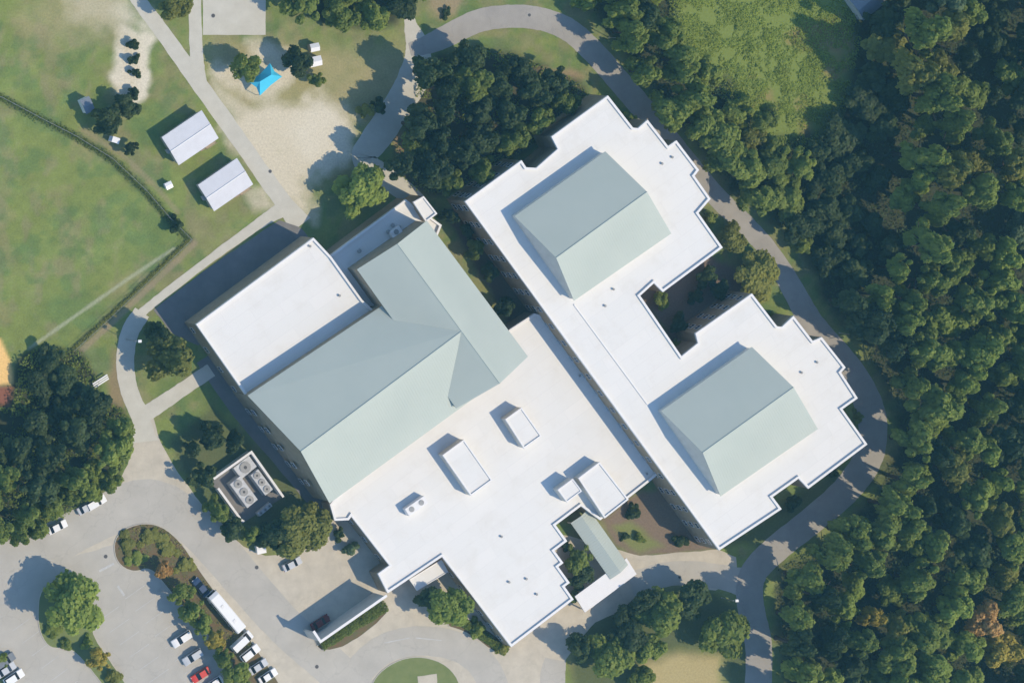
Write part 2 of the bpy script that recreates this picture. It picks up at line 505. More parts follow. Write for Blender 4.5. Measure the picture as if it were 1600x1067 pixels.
# meadow in the north-east
mixc((0.185, 0.235, 0.058), soft(sd([(1050, -60), (1310, -60), (1345, 60), (1310, 170), (1280, 230), (1180, 300), (1120, 200), (1050, 100)]), 25, 25))
mixc((0.30, 0.21, 0.10), soft(sd([(1050, -60), (1310, -60), (1345, 60), (1310, 170), (1260, 220), (1150, 200), (1060, 60)]), 25, 25) * np.clip((nz1 - .52) * 5, 0, .8))
# woods
EAST = [(905, -60), (930, 30), (975, 75), (1030, 160), (1100, 240), (1140, 300), (1215, 350), (1265, 400), (1290, 470), (1340, 530), (1390, 610),
        (1405, 690), (1370, 770), (1280, 850), (1215, 890), (1210, 960), (1225, 1030), (1210, 1180), (1760, 1180), (1760, -60), (1330, -60), (1335, 130),
        (1280, 215), (1200, 220), (1140, 130), (1060, 100), (1050, -60)]
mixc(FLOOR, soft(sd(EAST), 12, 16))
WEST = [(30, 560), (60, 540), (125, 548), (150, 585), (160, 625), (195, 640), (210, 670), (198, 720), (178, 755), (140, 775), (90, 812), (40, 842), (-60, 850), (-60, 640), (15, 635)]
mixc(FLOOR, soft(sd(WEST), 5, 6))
CLUMP = [(655, 100), (700, 85), (735, 72), (790, 80), (840, 100), (900, 125), (920, 150), (870, 200), (800, 245), (740, 290), (690, 305), (650, 300), (610, 265), (620, 225), (645, 170)]
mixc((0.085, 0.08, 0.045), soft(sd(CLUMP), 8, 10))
mixc((0.30, 0.19, 0.12), soft(sd([(610, 205), (660, 200), (668, 250), (625, 262)]), 6, 8) * .8)
mixc((0.30, 0.19, 0.12), soft(sd([(735, 160), (775, 160), (775, 195), (745, 195)]), 6, 8) * .8)
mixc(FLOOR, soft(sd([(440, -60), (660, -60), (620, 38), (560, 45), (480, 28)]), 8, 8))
mixc((0.33, 0.25, 0.16), soft(sd([(660, -40), (735, -40), (715, 25), (690, 34), (670, 15)]), 5, 8) * .8)
mixc((0.34, 0.24, 0.14), soft(sd([(845, 108), (890, 108), (910, 120), (860, 118)]), 5, 6) * .7)
# beds round the school
mixc((0.12, 0.10, 0.075), soft(sd([(690, 330), (730, 315), (850, 480), (800, 515)]), 4, 5))
mixc((0.19, 0.145, 0.115), soft(sd([(1000, 460), (1100, 395), (1160, 420), (1165, 460), (1070, 560)]), 5, 8))
mixc((0.10, 0.12, 0.05), soft(sd([(1210, 870), (1170, 850), (1130, 850), (1360, 700), (1390, 735), (1320, 790)]), 6, 8) * .8)
mixc(MULCH, soft(sd([(940, 810), (1000, 770), (1060, 760), (1120, 860), (990, 868), (960, 850)]), 4, 6))
mixc((0.20, 0.22, 0.08), soft(sd([(955, 820), (985, 812), (1020, 840), (1035, 852), (1000, 862), (975, 848)]), 5, 7))
mixc((0.25, 0.19, 0.13), soft(sd([(870, 870), (890, 835), (935, 880), (945, 905), (900, 945), (880, 930)]), 4, 6) * .5)
mixc((0.42, 0.35, 0.17), soft(sd([(1000, 1030), (1060, 1015), (1130, 1020), (1140, 1180), (1000, 1180)]), 10, 14))
mixc((0.11, 0.13, 0.055), soft(sd([(900, 960), (1000, 930), (1110, 920), (1175, 960), (1185, 1100), (895, 1100)]), 8, 8) * soft(-sd([(1000, 1030), (1060, 1015), (1130, 1020), (1140, 1180), (1000, 1180)]), 12, 14))
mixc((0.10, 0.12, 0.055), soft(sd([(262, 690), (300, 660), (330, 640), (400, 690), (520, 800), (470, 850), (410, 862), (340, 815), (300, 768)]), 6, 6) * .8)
mixc((0.20, 0.215, 0.075), soft(sd([(372, 835), (400, 820), (440, 850), (420, 868), (385, 858)]), 4, 5))
pts3 = Pn(GX, GY, 0.0)
ny, nx = GX.shape
idx = np.arange(nx * ny).reshape(ny, nx)
quads = np.stack([idx[1:, :-1], idx[1:, 1:], idx[:-1, 1:], idx[:-1, :-1]], -1).reshape(-1, 4)
gme = bpy.data.meshes.new('ground')
gme.vertices.add(nx * ny); gme.vertices.foreach_set('co', pts3.reshape(-1).astype(np.float32))
gme.loops.add(quads.size); gme.loops.foreach_set('vertex_index', quads.reshape(-1).astype(np.int32))
gme.polygons.add(len(quads)); gme.polygons.foreach_set('loop_start', (np.arange(len(quads)) * 4).astype(np.int32))
gme.update(); gme.validate()
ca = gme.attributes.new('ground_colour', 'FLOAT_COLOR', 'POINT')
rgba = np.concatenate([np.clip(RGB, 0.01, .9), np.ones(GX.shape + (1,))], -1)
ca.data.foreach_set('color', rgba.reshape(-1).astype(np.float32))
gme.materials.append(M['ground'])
ground = link('ground', gme); tag(ground, kind='structure')

# ------------------------------------------------------------------ paving
Z1, Z2, Z3, Z4 = 0.012, 0.022, 0.032, 0.042
sheet('forecourt', [(214, 636), (238, 648), (250, 688), (276, 735), (305, 775), (345, 822), (380, 853), (415, 868), (455, 866), (505, 835), (522, 808),
                    (640, 780), (900, 840), (1000, 868), (1122, 858), (1150, 870), (1152, 905), (1118, 922), (1060, 914), (1012, 920), (985, 948), (930, 972), (905, 1000), (884, 1030), (880, 1180),
                    (-80, 1180), (-80, 895), (0, 868), (60, 842), (140, 795), (180, 765), (200, 725), (212, 680)], Z1, M['concrete'])
strip('parking_drive', [(-60, 905), (60, 862), (150, 812), (230, 775), (300, 812), (380, 905), (450, 985), (530, 1050), (600, 1130)], [70, 66, 64, 72, 66, 62, 60, 62, 70], Z2, M['asphalt'])
sheet('parking_lot', [(-80, 900), (60, 885), (180, 850), (260, 900), (340, 1000), (430, 1180), (-80, 1180)], Z2 + .004, M['asphalt'])
strip('drop_off_drive', [(530, 1100), (560, 1045), (600, 1010), (655, 998), (720, 1008), (765, 1045), (780, 1110)], 46, Z3, M['asphalt'])
strip('side_drive', [(985, 912), (1050, 893), (1110, 897), (1165, 910)], [36, 38, 38, 46], Z2, M['asphalt'])
strip('south_walk', [(865, 1180), (862, 1060), (868, 1030)], [40, 40, 32], Z2, M['asphalt'])
strip('loop_road', [(640, 78), (665, 72), (700, 56), (745, 32), (790, 25), (840, 27), (888, 44), (925, 78), (970, 130), (1020, 188), (1070, 250), (1120, 310), (1165, 350),
                    (1205, 395), (1238, 450), (1270, 510), (1315, 560), (1350, 610), (1366, 660), (1360, 715), (1325, 765), (1270, 812), (1205, 862), (1170, 900), (1172, 950), (1186, 1000), (1186, 1060), (1175, 1160)],
      [20, 26, 34, 36, 36, 36, 36, 36, 36, 36, 34, 32, 30, 30, 34, 38, 42, 44, 46, 46, 44, 42, 42, 42, 42, 42, 42, 42], Z3, M['dark_asphalt'])
strip('north_path', [(638, 0), (640, 40), (655, 75), (650, 120), (625, 160), (590, 215), (560, 250), (600, 275), (640, 305), (660, 325)], [12, 14, 34, 50, 46, 46, 36, 34, 30, 24], Z2, M['path'])
strip('north_path', [(190, -40), (215, 0), (255, 52), (310, 130), (372, 216), (430, 300), (470, 352)], [22, 22, 24, 25, 25, 26, 40], Z2, M['path'])
strip('branch_path', [(303, -60), (305, 40), (307, 90), (312, 135)], [20, 20, 21, 24], Z3, M['path'])
sheet('court_slab', [(317, -60), (415, -60), (415, 55), (317, 55)], Z2, M['path'], jit=0.3)
sheet('service_lane', [(436, 344), (470, 356), (500, 390), (400, 470), (310, 540), (268, 520), (240, 484), (330, 416)], Z3 + .004, M['lane'])  # gymnasium's shade put into the dark paving colour
strip('side_walk', [(452, 322), (425, 336), (398, 354), (330, 403), (240, 472), (214, 496)], [30, 22, 16, 13, 13, 16], Z3 + .008, M['path'])
strip('west_path', [(222, 488), (200, 520), (194, 570), (202, 615), (222, 655), (226, 690)], [26, 28, 28, 28, 28, 46], Z4, M['path'])
strip('side_path', [(330, 578), (285, 608), (250, 632), (222, 650)], [22, 22, 24, 26], Z4 + .004, M['path'])
strip('wall_path', [(318, 560), (370, 640), (440, 720), (515, 812)], [26, 24, 22, 20], Z2, M['lane'])  # hall's shade put into the dark paving colour
# worn paint in the car park
mb = MB()
def pline(a, b, w=0.12):
    A = P(*a); B = P(*b); t = (B - A).normalized(); n = Vector((-t.y, t.x, 0)) * w / 2
    mb.add([(*(A - n).xy, Z4 + .006), (*(B - n).xy, Z4 + .006), (*(B + n).xy, Z4 + .006), (*(A + n).xy, Z4 + .006)], [[0, 1, 2, 3]])
for k in range(9):
    x = 196 + k * 15.5; y = 935 + k * 19.5
    pline((x, y), (x + 30, y - 21))
for k in range(8):
    x = 156 + k * 15.5; y = 968 + k * 19.5
    pline((x, y), (x + 30, y - 21))
for k in range(7):
    pline((20 + k * 15, 985 + k * 19.5), (46 + k * 15, 966 + k * 19.5))
pline((155, 892), (178, 880), .5); pline((184, 915), (194, 930), .5); pline((600, 1004), (640, 996), .2); pline((650, 996), (690, 1000), .2)
tag(mb.build('parking_markings', M['line']), kind='structure')

def bed(name, px, h, m, it=2):
    """a planted island behind its kerb"""
    pts = wpoly(densify(chaikin(px, it), 8, .3), 0)
    inn = offset(pts, .16)
    n = len(pts); k = MB()
    vs = [(x, y, 0) for x, y in pts] + [(x, y, h) for x, y in pts] + [(x, y, h) for x, y in inn] + [(x, y, 0) for x, y in inn]
    fs = []
    for i in range(n):
        j = (i + 1) % n
        fs += [[i, j, n + j, n + i], [n + i, n + j, 2 * n + j, 2 * n + i], [2 * n + i, 2 * n + j, 3 * n + j, 3 * n + i]]
    k.add(vs, fs)
    kb = k.build('kerb', M['kerb']); kb['kind'] = 'structure'
    o = mesh(name, [(x, y, h - .03) for x, y in inn], [list(range(n))], m)
    bm = bmesh.new(); bm.from_mesh(o.data); bmesh.ops.triangulate(bm, faces=bm.faces)
    for f in bm.faces:
        if f.normal.z < 0: f.normal_flip()
    bm.to_mesh(o.data); bm.free()
    kb.parent = o
    return tag(o, kind='structure')
bed('planting_bed', [(176, 850), (188, 828), (220, 816), (252, 820), (282, 845), (305, 880), (322, 905), (400, 1010), (470, 1120), (420, 1120), (340, 1010), (262, 920), (235, 885), (208, 895), (182, 880)], .14, M['bed'])
bed('planting_bed', [(58, 960), (62, 920), (92, 900), (128, 905), (145, 935), (140, 985), (175, 1035), (225, 1110), (190, 1110), (130, 1030), (105, 1010), (78, 1014), (62, 990)], .14, M['lawn_bed'])
bed('oval_lawn', [(575, 1080), (590, 1050), (625, 1028), (662, 1024), (700, 1038), (722, 1070), (715, 1120), (600, 1120)], .12, M['lawn_bed'])
bed('planting_bed', [(-40, 1000), (-10, 1010), (8, 1050), (25, 1110), (-40, 1110)], .14, M['lawn_bed'])
bed('planting_bed', [(490, 1006), (606, 944), (604, 962), (545, 1008), (505, 1018)], .12, M['bed'], 1)
bed('planting_bed', [(690, 975), (720, 955), (800, 1010), (790, 1024), (770, 1018), (735, 990)], .12, M['bed'], 1)
sheet('oval_plaque', [(652, 1056), (682, 1052), (684, 1085), (655, 1085)], .125, M['concrete'])

# ------------------------------------------------------------------ the school
school = empty('school_building', P(760, 590, 0))
tag(school, 'large school with white flat roofs and four pale green gabled metal roofs', 'school')
S_INV = Matrix.Translation(-school.location)
def to_school(o):
    o.data.transform(S_INV) if o.parent is not None and o.parent == school else None
    return o
def part(mb_, name, mats, parent):
    """meshes are written in world coordinates; shift them into the school's frame"""
    o = mb_.build(name, mats, parent)
    o.data.transform(S_INV)
    return o

def wing(name, px, z, ph=0.6, pw=0.42, label=None, wall='wall', z0=0.0, roof_m='membrane'):
    out = wpoly(px, z)
    n = len(out)
    w = MB()
    vs = [(x, y, z0) for x, y in out] + [(x, y, z - ph - .15) for x, y in out]
    w.add(vs, [[i, (i + 1) % n, n + (i + 1) % n, n + i] for i in range(n)])
    wo_ = part(w, name, M[wall], school)
    if label: wo_['label'] = label
    ins = offset(out, .05)
    r = MB(); r.add([(x, y, z - ph) for x, y in ins], [list(range(n))])
    ro = part(r, 'flat_roof', M[roof_m], wo_)
    bm = bmesh.new(); bm.from_mesh(ro.data); bmesh.ops.triangulate(bm, faces=bm.faces)
    for f in bm.faces:
        if f.normal.z < 0: f.normal_flip()
    bm.to_mesh(ro.data); bm.free()
    if pw > 0:
        a = offset(out, -.05); b = offset(out, pw)
        p = MB()
        vs = [(x, y, z - ph - .35) for x, y in a] + [(x, y, z) for x, y in a] + [(x, y, z) for x, y in b] + [(x, y, z - ph - .35) for x, y in b]
        fs = []
        for i in range(n):
            j = (i + 1) % n
            for k in range(3):
                fs.append([k * n + i, k * n + j, (k + 1) * n + j, (k + 1) * n + i])
        p.add(vs, fs)
        part(p, 'parapet', M['coping'], wo_)
    return wo_, out

def gabled(name, A, B, C, D, R0, R1, ze, zr, z0, label=None, over=0.35, seams=True, wall='wall'):
    """eave corners in photo pixels; the ridge runs from the middle of A-B to the middle of C-D"""
    a, b, c, d = (P(*q, ze) for q in (A, B, C, D))
    r0 = P(*R0, zr); r1 = P(*R1, zr)
    ctr = (a + b + c + d) / 4
    def inn(p): return Vector((p.x, p.y, 0)) + (Vector((ctr.x - p.x, ctr.y - p.y, 0))).normalized() * over
    ia, ib, ic, id_ = (inn(p) for p in (a, b, c, d))
    m0 = inn(r0); m1 = inn(r1)
    w = MB()
    t = -0.22
    vs = [(p.x, p.y, z0) for p in (ia, ib, ic, id_)] + [(p.x, p.y, ze + t + .1) for p in (ia, ib, ic, id_)] + [(m0.x, m0.y, zr + t - .02), (m1.x, m1.y, zr + t - .02)]
    w.add(vs, [[0, 1, 5, 8, 4], [1, 2, 6, 5], [2, 3, 7, 9, 6], [3, 0, 4, 7]])
    wo_ = part(w, name, M[wall], school)
    if label: wo_['label'] = label
    r = MB(); th = Vector((0, 0, -.2))
    for e0, e1 in ((a, d), (b, c)):
        q = [e0, e1, r1, r0]
        r.add(q + [v + th for v in q], [[0, 1, 2, 3], [7, 6, 5, 4], [0, 1, 5, 4], [1, 2, 6, 5], [3, 0, 4, 7]])
    part(r, 'metal_roof', M['metal_roof'], wo_)
    if seams:
        sm = MB()
        for e0, e1 in ((a, d), (b, c)):
            L = (e1 - e0).length; k = int(L / 0.62)
            for i in range(1, k):
                f = i / k
                p = e0.lerp(e1, f); q = r0.lerp(r1, f)
                s = (e1 - e0).normalized() * .018; hh = Vector((0, 0, .022))
                sm.add([p - s, p + s, q + s, q - s, p - s + hh, p + s + hh, q + s + hh, q - s + hh],
                       [[4, 5, 6, 7], [0, 1, 5, 4], [0, 4, 7, 3], [1, 2, 6, 5]])
        so = part(sm, 'standing_seam', M['seam'], wo_); so['kind'] = 'stuff'
    rc = MB()
    rc.tube(r0 + Vector((0, 0, .03)), r1 + Vector((0, 0, .03)), .1, n=6)
    part(rc, 'ridge_cap', M['seam'], wo_)
    return wo_

# window shared by every wall
wmb = MB()
wmb.box(-.75, .75, -.04, .05, -.85, -.78, 0).box(-.75, .75, -.04, .05, .78, .85, 0)
wmb.box(-.75, -.68, -.04, .05, -.78, .78, 0).box(.68, .75, -.04, .05, -.78, .78, 0).box(-.03, .03, -.04, .05, -.78, .78, 0)
wmb.box(-.68, .68, -.03, .015, -.78, .78, 1)
_w = wmb.build('window', [M['white_paint'], M['glass']]); WIN = _w.data; bpy.data.objects.remove(_w)
def windows(wg, a, b, zs, spacing, zref, margin=2.0):
    """a row of windows along the wall between two roof corners given in photo pixels"""
    A = P(*a, zref); B = P(*b, zref); A.z = B.z = 0
    L = (B - A).length; t = (B - A).normalized()
    n = Vector((t.y, -t.x, 0))
    if n.dot(fwd) > 0: n = -n                      # outward: towards the camera's side
    k = int((L - 2 * margin) / spacing)
    ang = math.atan2(n.y, n.x) - math.pi / 2
    for z in zs:
        for i in range(k + 1):
            p = A + t * (margin + i * (L - 2 * margin) / max(1, k)) + n * .06
            o = bpy.data.objects.new('window', WIN); col.objects.link(o)
            o.parent = wg
            o.location = Vector((p.x, p.y, z)) - school.location
            o.rotation_euler = (0, 0, ang)

gym, _ = wing('gymnasium_wing', [(307, 507), (490, 372), (518, 402), (566, 469), (600, 500), (470, 600), (388, 622)], 8.5,
              label='white flat roofed gymnasium wing at the western corner')
link_, _ = wing('link_wing', [(513, 402), (634, 312), (690, 352), (640, 480), (570, 478)], 6.3, label='low flat roofed wing lying in the shade of the cross gable')
stair, _ = wing('stair_tower', [(646, 316), (662, 307), (683, 334), (666, 347)], 8.3, .35, .3, label='small white roofed block at the northern tip')
hall = gabled('assembly_hall', (387, 618), (515, 786), (768, 602), (640, 449), (470, 705), (722, 517), 11.4, 17.2, 0, 'long gabled hall whose ridge runs southwest to northeast')
cross = gabled('cross_gable', (558, 421), (667, 345), (825, 557), (713, 638), (621, 381), (781, 599), 13.0, 17.25, 0, 'gabled cross wing whose ridge runs northwest to southeast')
M_OUT = [(516, 788), (640, 640), (798, 514), (835, 490), (870, 500), (1040, 730), (1017, 750), (938, 812), (908, 790), (868, 820), (886, 845), (866, 860),
         (880, 879), (872, 885), (890, 910), (882, 916), (896, 936), (799, 1010), (691, 869), (606, 926), (591, 896), (609, 883), (549, 806), (545, 812), (523, 813)]
main, _ = wing('entrance_block', M_OUT, 6.2, .45, .45, 'broad low white roofed block in the middle and south')
E_OUT = [(727, 315), (815, 251), (822, 262), (838, 263), (872, 233), (862, 214), (950, 150), (989, 200), (997, 201), (1012, 188), (1044, 229), (1057, 220), (1092, 266), (1085, 275),
         (1110, 311), (1091, 333), (1129, 387), (1036, 456), (1022, 442), (1000, 462), (1065, 557), (1091, 536), (1087, 521), (1175, 459), (1214, 510), (1222, 511), (1240, 494),
         (1270, 533), (1284, 527), (1321, 574), (1314, 582), (1340, 622), (1316, 639), (1355, 694), (1263, 763), (1248, 747), (1207, 776), (1221, 795), (1124, 859)]
east, e_out = wing('classroom_wing', E_OUT, 12.0, .5, .45, 'stepped white roofed classroom wing along the eastern side')
# corridor curb on the classroom roof
def bar(mb_, a, b, w, z0, z1, zp):
    A = P(*a, zp); B = P(*b, zp); t = (B - A).normalized(); n = Vector((-t.y, t.x, 0)) * w / 2
    pts = ccw([(A - n).xy, (B - n).xy, (B + n).xy, (A + n).xy])
    mb_.prism(pts, z0, z1)
mb = MB(); bar(mb, (897, 476), (1012, 632), .3, 11.46, 11.72, 11.6)
part(mb, 'roof_curb', M['coping'], east)
mb = MB(); bar(mb, (690, 520), (1, 1), .1, 0, 0, 0) if False else None
gable_n = gabled('gabled_block', (804, 338), (897, 470), (1049, 365), (946, 237), (869, 403), (1011, 300), 14.3, 18.9, 11.2, 'gabled block on the northern half of the classroom wing', wall='pale_wall')
gable_s = gabled('gabled_block', (1033, 642), (1126, 775), (1278, 670), (1175, 542), (1098, 707), (1240, 605), 14.3, 18.9, 11.2, 'gabled block on the southern half of the classroom wing', wall='pale_wall')
pent1, _ = wing('roof_penthouse', [(692, 711), (725, 687), (769, 750), (736, 774)], 9.0, .25, .25, 'larger plain penthouse on the low roof', 'pale_wall', 5.6)
pent2, _ = wing('roof_penthouse', [(790, 655), (815, 637), (846, 681), (819, 700)], 9.0, .25, .25, 'smaller plain penthouse beside the cross gable', 'pale_wall', 5.6)
blk, _ = wing('raised_block', [(904, 747), (937, 722), (982, 780), (945, 809)], 8.8, .3, .3, 'raised square block at the eastern edge of the low roof', 'pale_wall', 0)
pent3, _ = wing('roof_penthouse', [(872, 765), (895, 748), (909, 767), (886, 784)], 9.2, .2, .2, 'tiny plain penthouse beside the raised block', 'pale_wall', 5.6)
canopy, _ = wing('entrance_canopy', [(640, 905), (690, 874), (700, 893), (652, 922)], 3.4, .15, .12, 'small pale entrance canopy under the roof edge', 'pale_wall', 2.9)
windows(east, (727, 315), (1124, 859), (2.2, 5.6, 9.0), 4.6, 12.0)
windows(east, (727, 315), (815, 251), (2.2, 5.6, 9.0), 3.6, 12.0)
windows(east, (872, 233), (950, 150), (2.2, 5.6, 9.0), 3.6, 12.0, 3)
windows(east, (1087, 521), (1175, 459), (2.2, 5.6, 9.0), 3.6, 12.0)
windows(gym, (307, 507), (388, 622), (2.4,), 4.2, 8.5)
windows(hall, (400, 636), (500, 768), (2.6, 6.4), 4.4, 11.4)
windows(main, (691, 869), (799, 1010), (2.1,), 3.4, 6.2)
windows(main, (549, 806), (609, 883), (2.1,), 3.6, 6.2)

def roof_vent(px, py, z, wg, s=0.3, h=0.35):
    p = P(px, py, z)
    v = MB(); v.tube(p, p + Vector((0, 0, h)), s * .6, n=8); v.tube(p + Vector((0, 0, h)), p + Vector((0, 0, h + .18)), s, s * .75, n=8)
    part(v, 'roof_vent', M['vent'], wg)
for q in ((783, 838), (795, 909), (822, 904), (838, 928), (905, 587), (1010, 740)):
    roof_vent(*q, 5.75, main)
for q in ((945, 478), (958, 452), (1034, 256), (1050, 246), (1252, 582), (1276, 566)):
    roof_vent(*q, 11.5, east)
for q in ((530, 462), (484, 385)):
    roof_vent(*q, 7.9, gym)
for q in ((605, 362), (612, 352), (622, 355), (560, 392)):
    roof_vent(*q, 5.7, link_, .5, .7)
# low dormer with snow guards on the cross gable
mb = MB(); zr_ = 16.0
for k in range(5):
    p = P(614 + k * 3.2, 394 + k * 5.0, 15.7); mb.box(p.x - .35, p.x + .35, p.y - .35, p.y + .35, 15.2, 15.9)
part(mb, 'roof_hatch', M['vent'], cross)

def px_dir(px, py, dx, dy, z=0):
    a = P(px, py, z); b = P(px + dx, py + dy, z)
    return math.atan2(b.y - a.y, b.x - a.x)

# rooftop machines: things of their own, standing on the roof
def rooftop_unit(px, py, z, L, W, H, dx, dy, label):
    r = empty('rooftop_unit', P(px, py, z), px_dir(px, py, dx, dy))
    tag(r, label, 'rooftop unit')
    MB().box(-L / 2, L / 2, -W / 2, W / 2, .15, H, bev=.06).build('casing', M['coping'], r)
    b = MB()
    for sx in (-1, 1): b.box(sx * L * .42 - .08, sx * L * .42 + .08, -W / 2, W / 2, 0, .15)
    b.build('skid', M['vent'], r)
    for i in range(max(1, int(L / 1.8))):
        x = -L / 2 + (i + .5) * L / max(1, int(L / 1.8))
        MB().tube((x, 0, H), (x, 0, H + .1), min(W * .36, .6), n=12).build('fan_guard', M['vent'], r)
    return r
rooftop_unit(646, 789, 5.75, 5.2, 1.9, 2.0, 36, -25, 'long white machine casting a blue streak on the low roof near the hall')
rooftop_unit(616, 362, 5.7, 2.6, 1.6, 1.3, 30, -22, 'machine in the blue shade on the low northern roof')

# covered walks
def walk(name, label, line, w_px, zt, gable, m, posts):
    a = P(*line[0], zt); b = P(*line[1], zt)
    ang = math.atan2(b.y - a.y, b.x - a.x); L = (b - a).length
    r = empty(name, (a.x, a.y, 0), ang); tag(r, label, 'covered walk')
    w = w_px
    k = MB()
    if gable:
        for s in (-1, 1):
            q = [(0, s * w / 2, zt - .9), (L, s * w / 2, zt - .9), (L, 0, zt), (0, 0, zt)]
            k.add(q + [(x, y, z - .12) for x, y, z in q], [[0, 1, 2, 3], [7, 6, 5, 4], [0, 1, 5, 4], [1, 2, 6, 5], [3, 0, 4, 7]])
        g = k.build('metal_roof', m, r)
        sm = MB()
        for s in (-1, 1):
            for i in range(1, int(L / .6)):
                x = i * .6
                sm.add([(x - .02, s * w / 2, zt - .9), (x + .02, s * w / 2, zt - .9), (x + .02, 0, zt), (x - .02, 0, zt),
                        (x - .02, s * w / 2, zt - .855), (x + .02, s * w / 2, zt - .855), (x + .02, 0, zt + .045), (x - .02, 0, zt + .045)],
                       [[4, 5, 6, 7], [0, 1, 5, 4], [0, 4, 7, 3], [1, 2, 6, 5]])
        so = sm.build('standing_seam', M['seam'], g); so['kind'] = 'stuff'
    else:
        k.box(0, L, -w / 2, w / 2, zt - .3, zt, bev=.05).build('flat_roof', m, r)
    for i in range(posts):
        for s in (-1, 1):
            x = .5 + i * (L - 1) / (posts - 1); y = s * (w / 2 - .4)
            MB().box(x - .12, x + .12, y - .12, y + .12, 0, zt - (1.0 if gable else .3)).build('post', M['coping'], r)
    return r
walk('covered_walk', 'covered walk with a pale green gabled roof beside the planted court', ((908, 806), (970, 894)), 5.2, 4.4, True, M['metal_roof'], 4)
walk('covered_walk', 'covered walk with a flat white roof meeting the green one', ((987, 884), (906, 944)), 4.4, 3.3, False, M['coping'], 4)

# tall screen wall of the service yard
def screen_wall(name, label, cat, line, h, t, m, cap):
    r = empty(name, P(*line[0], 0)); tag(r, label, cat)
    inv = r.location
    w = MB(); c = MB()
    for p, q in zip(line[:-1], line[1:]):
        A = P(*p, h); B = P(*q, h); d = (B - A).normalized(); n = Vector((-d.y, d.x, 0)) * t / 2
        e = d * (t / 2)
        pts = [(v - inv).xy for v in (A - n + e * 1.02, B - n - e * 1.02, B + n - e * 1.02, A + n + e * 1.02)]
        w.prism(ccw(pts), 0, h - .12)
        n2 = n * 1.25; e2 = d * (t / 2 * 1.22)
        pts = [(v - inv).xy for v in (A - n2 - e2, B - n2 + e2, B + n2 + e2, A + n2 - e2)]
        c.prism(ccw(pts), h - .12 + .003 * len(c.f), h + .003 * len(c.f))
    w.build('wall', m, r); c.build('coping', cap, r)
    return r
screen_wall('screen_wall', 'tall white capped screen wall bending round the service yard', 'wall', [(603, 931), (501, 1002), (491, 987)], 7.4, .45, M['pale_wall'], M['coping'])
enc = screen_wall('machine_yard_wall', 'white wall round the cooling machines west of the hall', 'wall', [(342, 764), (377, 812), (380, 814)], 2.4, .4, M['coping'], M['coping'])
screen_wall('machine_yard_wall', 'white angled wall round the cooling machines, on the side of the hall', 'wall', [(334, 748), (393, 706), (442, 775)], 2.4, .4, M['coping'], M['coping'])

def chiller(px, py, L, W, H, label, fans):
    r = empty('cooling_machine', P(px, py, 0), px_dir(px, py, 60, 82)); tag(r, label, 'cooling machine')
    MB().box(-L / 2, L / 2, -W / 2, W / 2, .2, H, bev=.05).build('casing', M['machine'], r)
    MB().box(-L / 2 - .1, L / 2 + .1, -W / 2 - .1, W / 2 + .1, 0, .2).build('base', M['kerb'], r)
    for i in range(fans[0]):
        for j in range(fans[1]):
            x = -L / 2 + (i + .5) * L / fans[0]; y = -W / 2 + (j + .5) * W / fans[1]
            f = MB().tube((x, y, H), (x, y, H + .16), min(L / fans[0], W / fans[1]) * .42, n=12).build('fan_guard', M['vent'], r)
            MB().tube((x, y, H + .16), (x, y, H + .2), min(L / fans[0], W / fans[1]) * .13, n=8).build('fan_hub', M['dark_steel'], f)
    return r
sheet('machine_yard', [(328, 752), (392, 706), (440, 778), (378, 818)], Z2, M['lane'], jit=.2)  # shadow round the machines put into the dark floor colour
chiller(404, 752, 5.6, 2.2, 2.2, 'long pale cooling machine nearest the hall inside the white wall', (3, 1))
chiller(376, 767, 6.6, 3.0, 2.2, 'wide mottled cooling machine in the middle of the white walled yard', (3, 1))
chiller(379, 729, 3.0, 4.4, 1.8, 'squat pale cooling machine in the northern corner of the walled yard', (1, 1))
chiller(411, 795, .9, 3.6, 1.4, 'narrow pale cabinet at the open end of the walled yard', (1, 3))

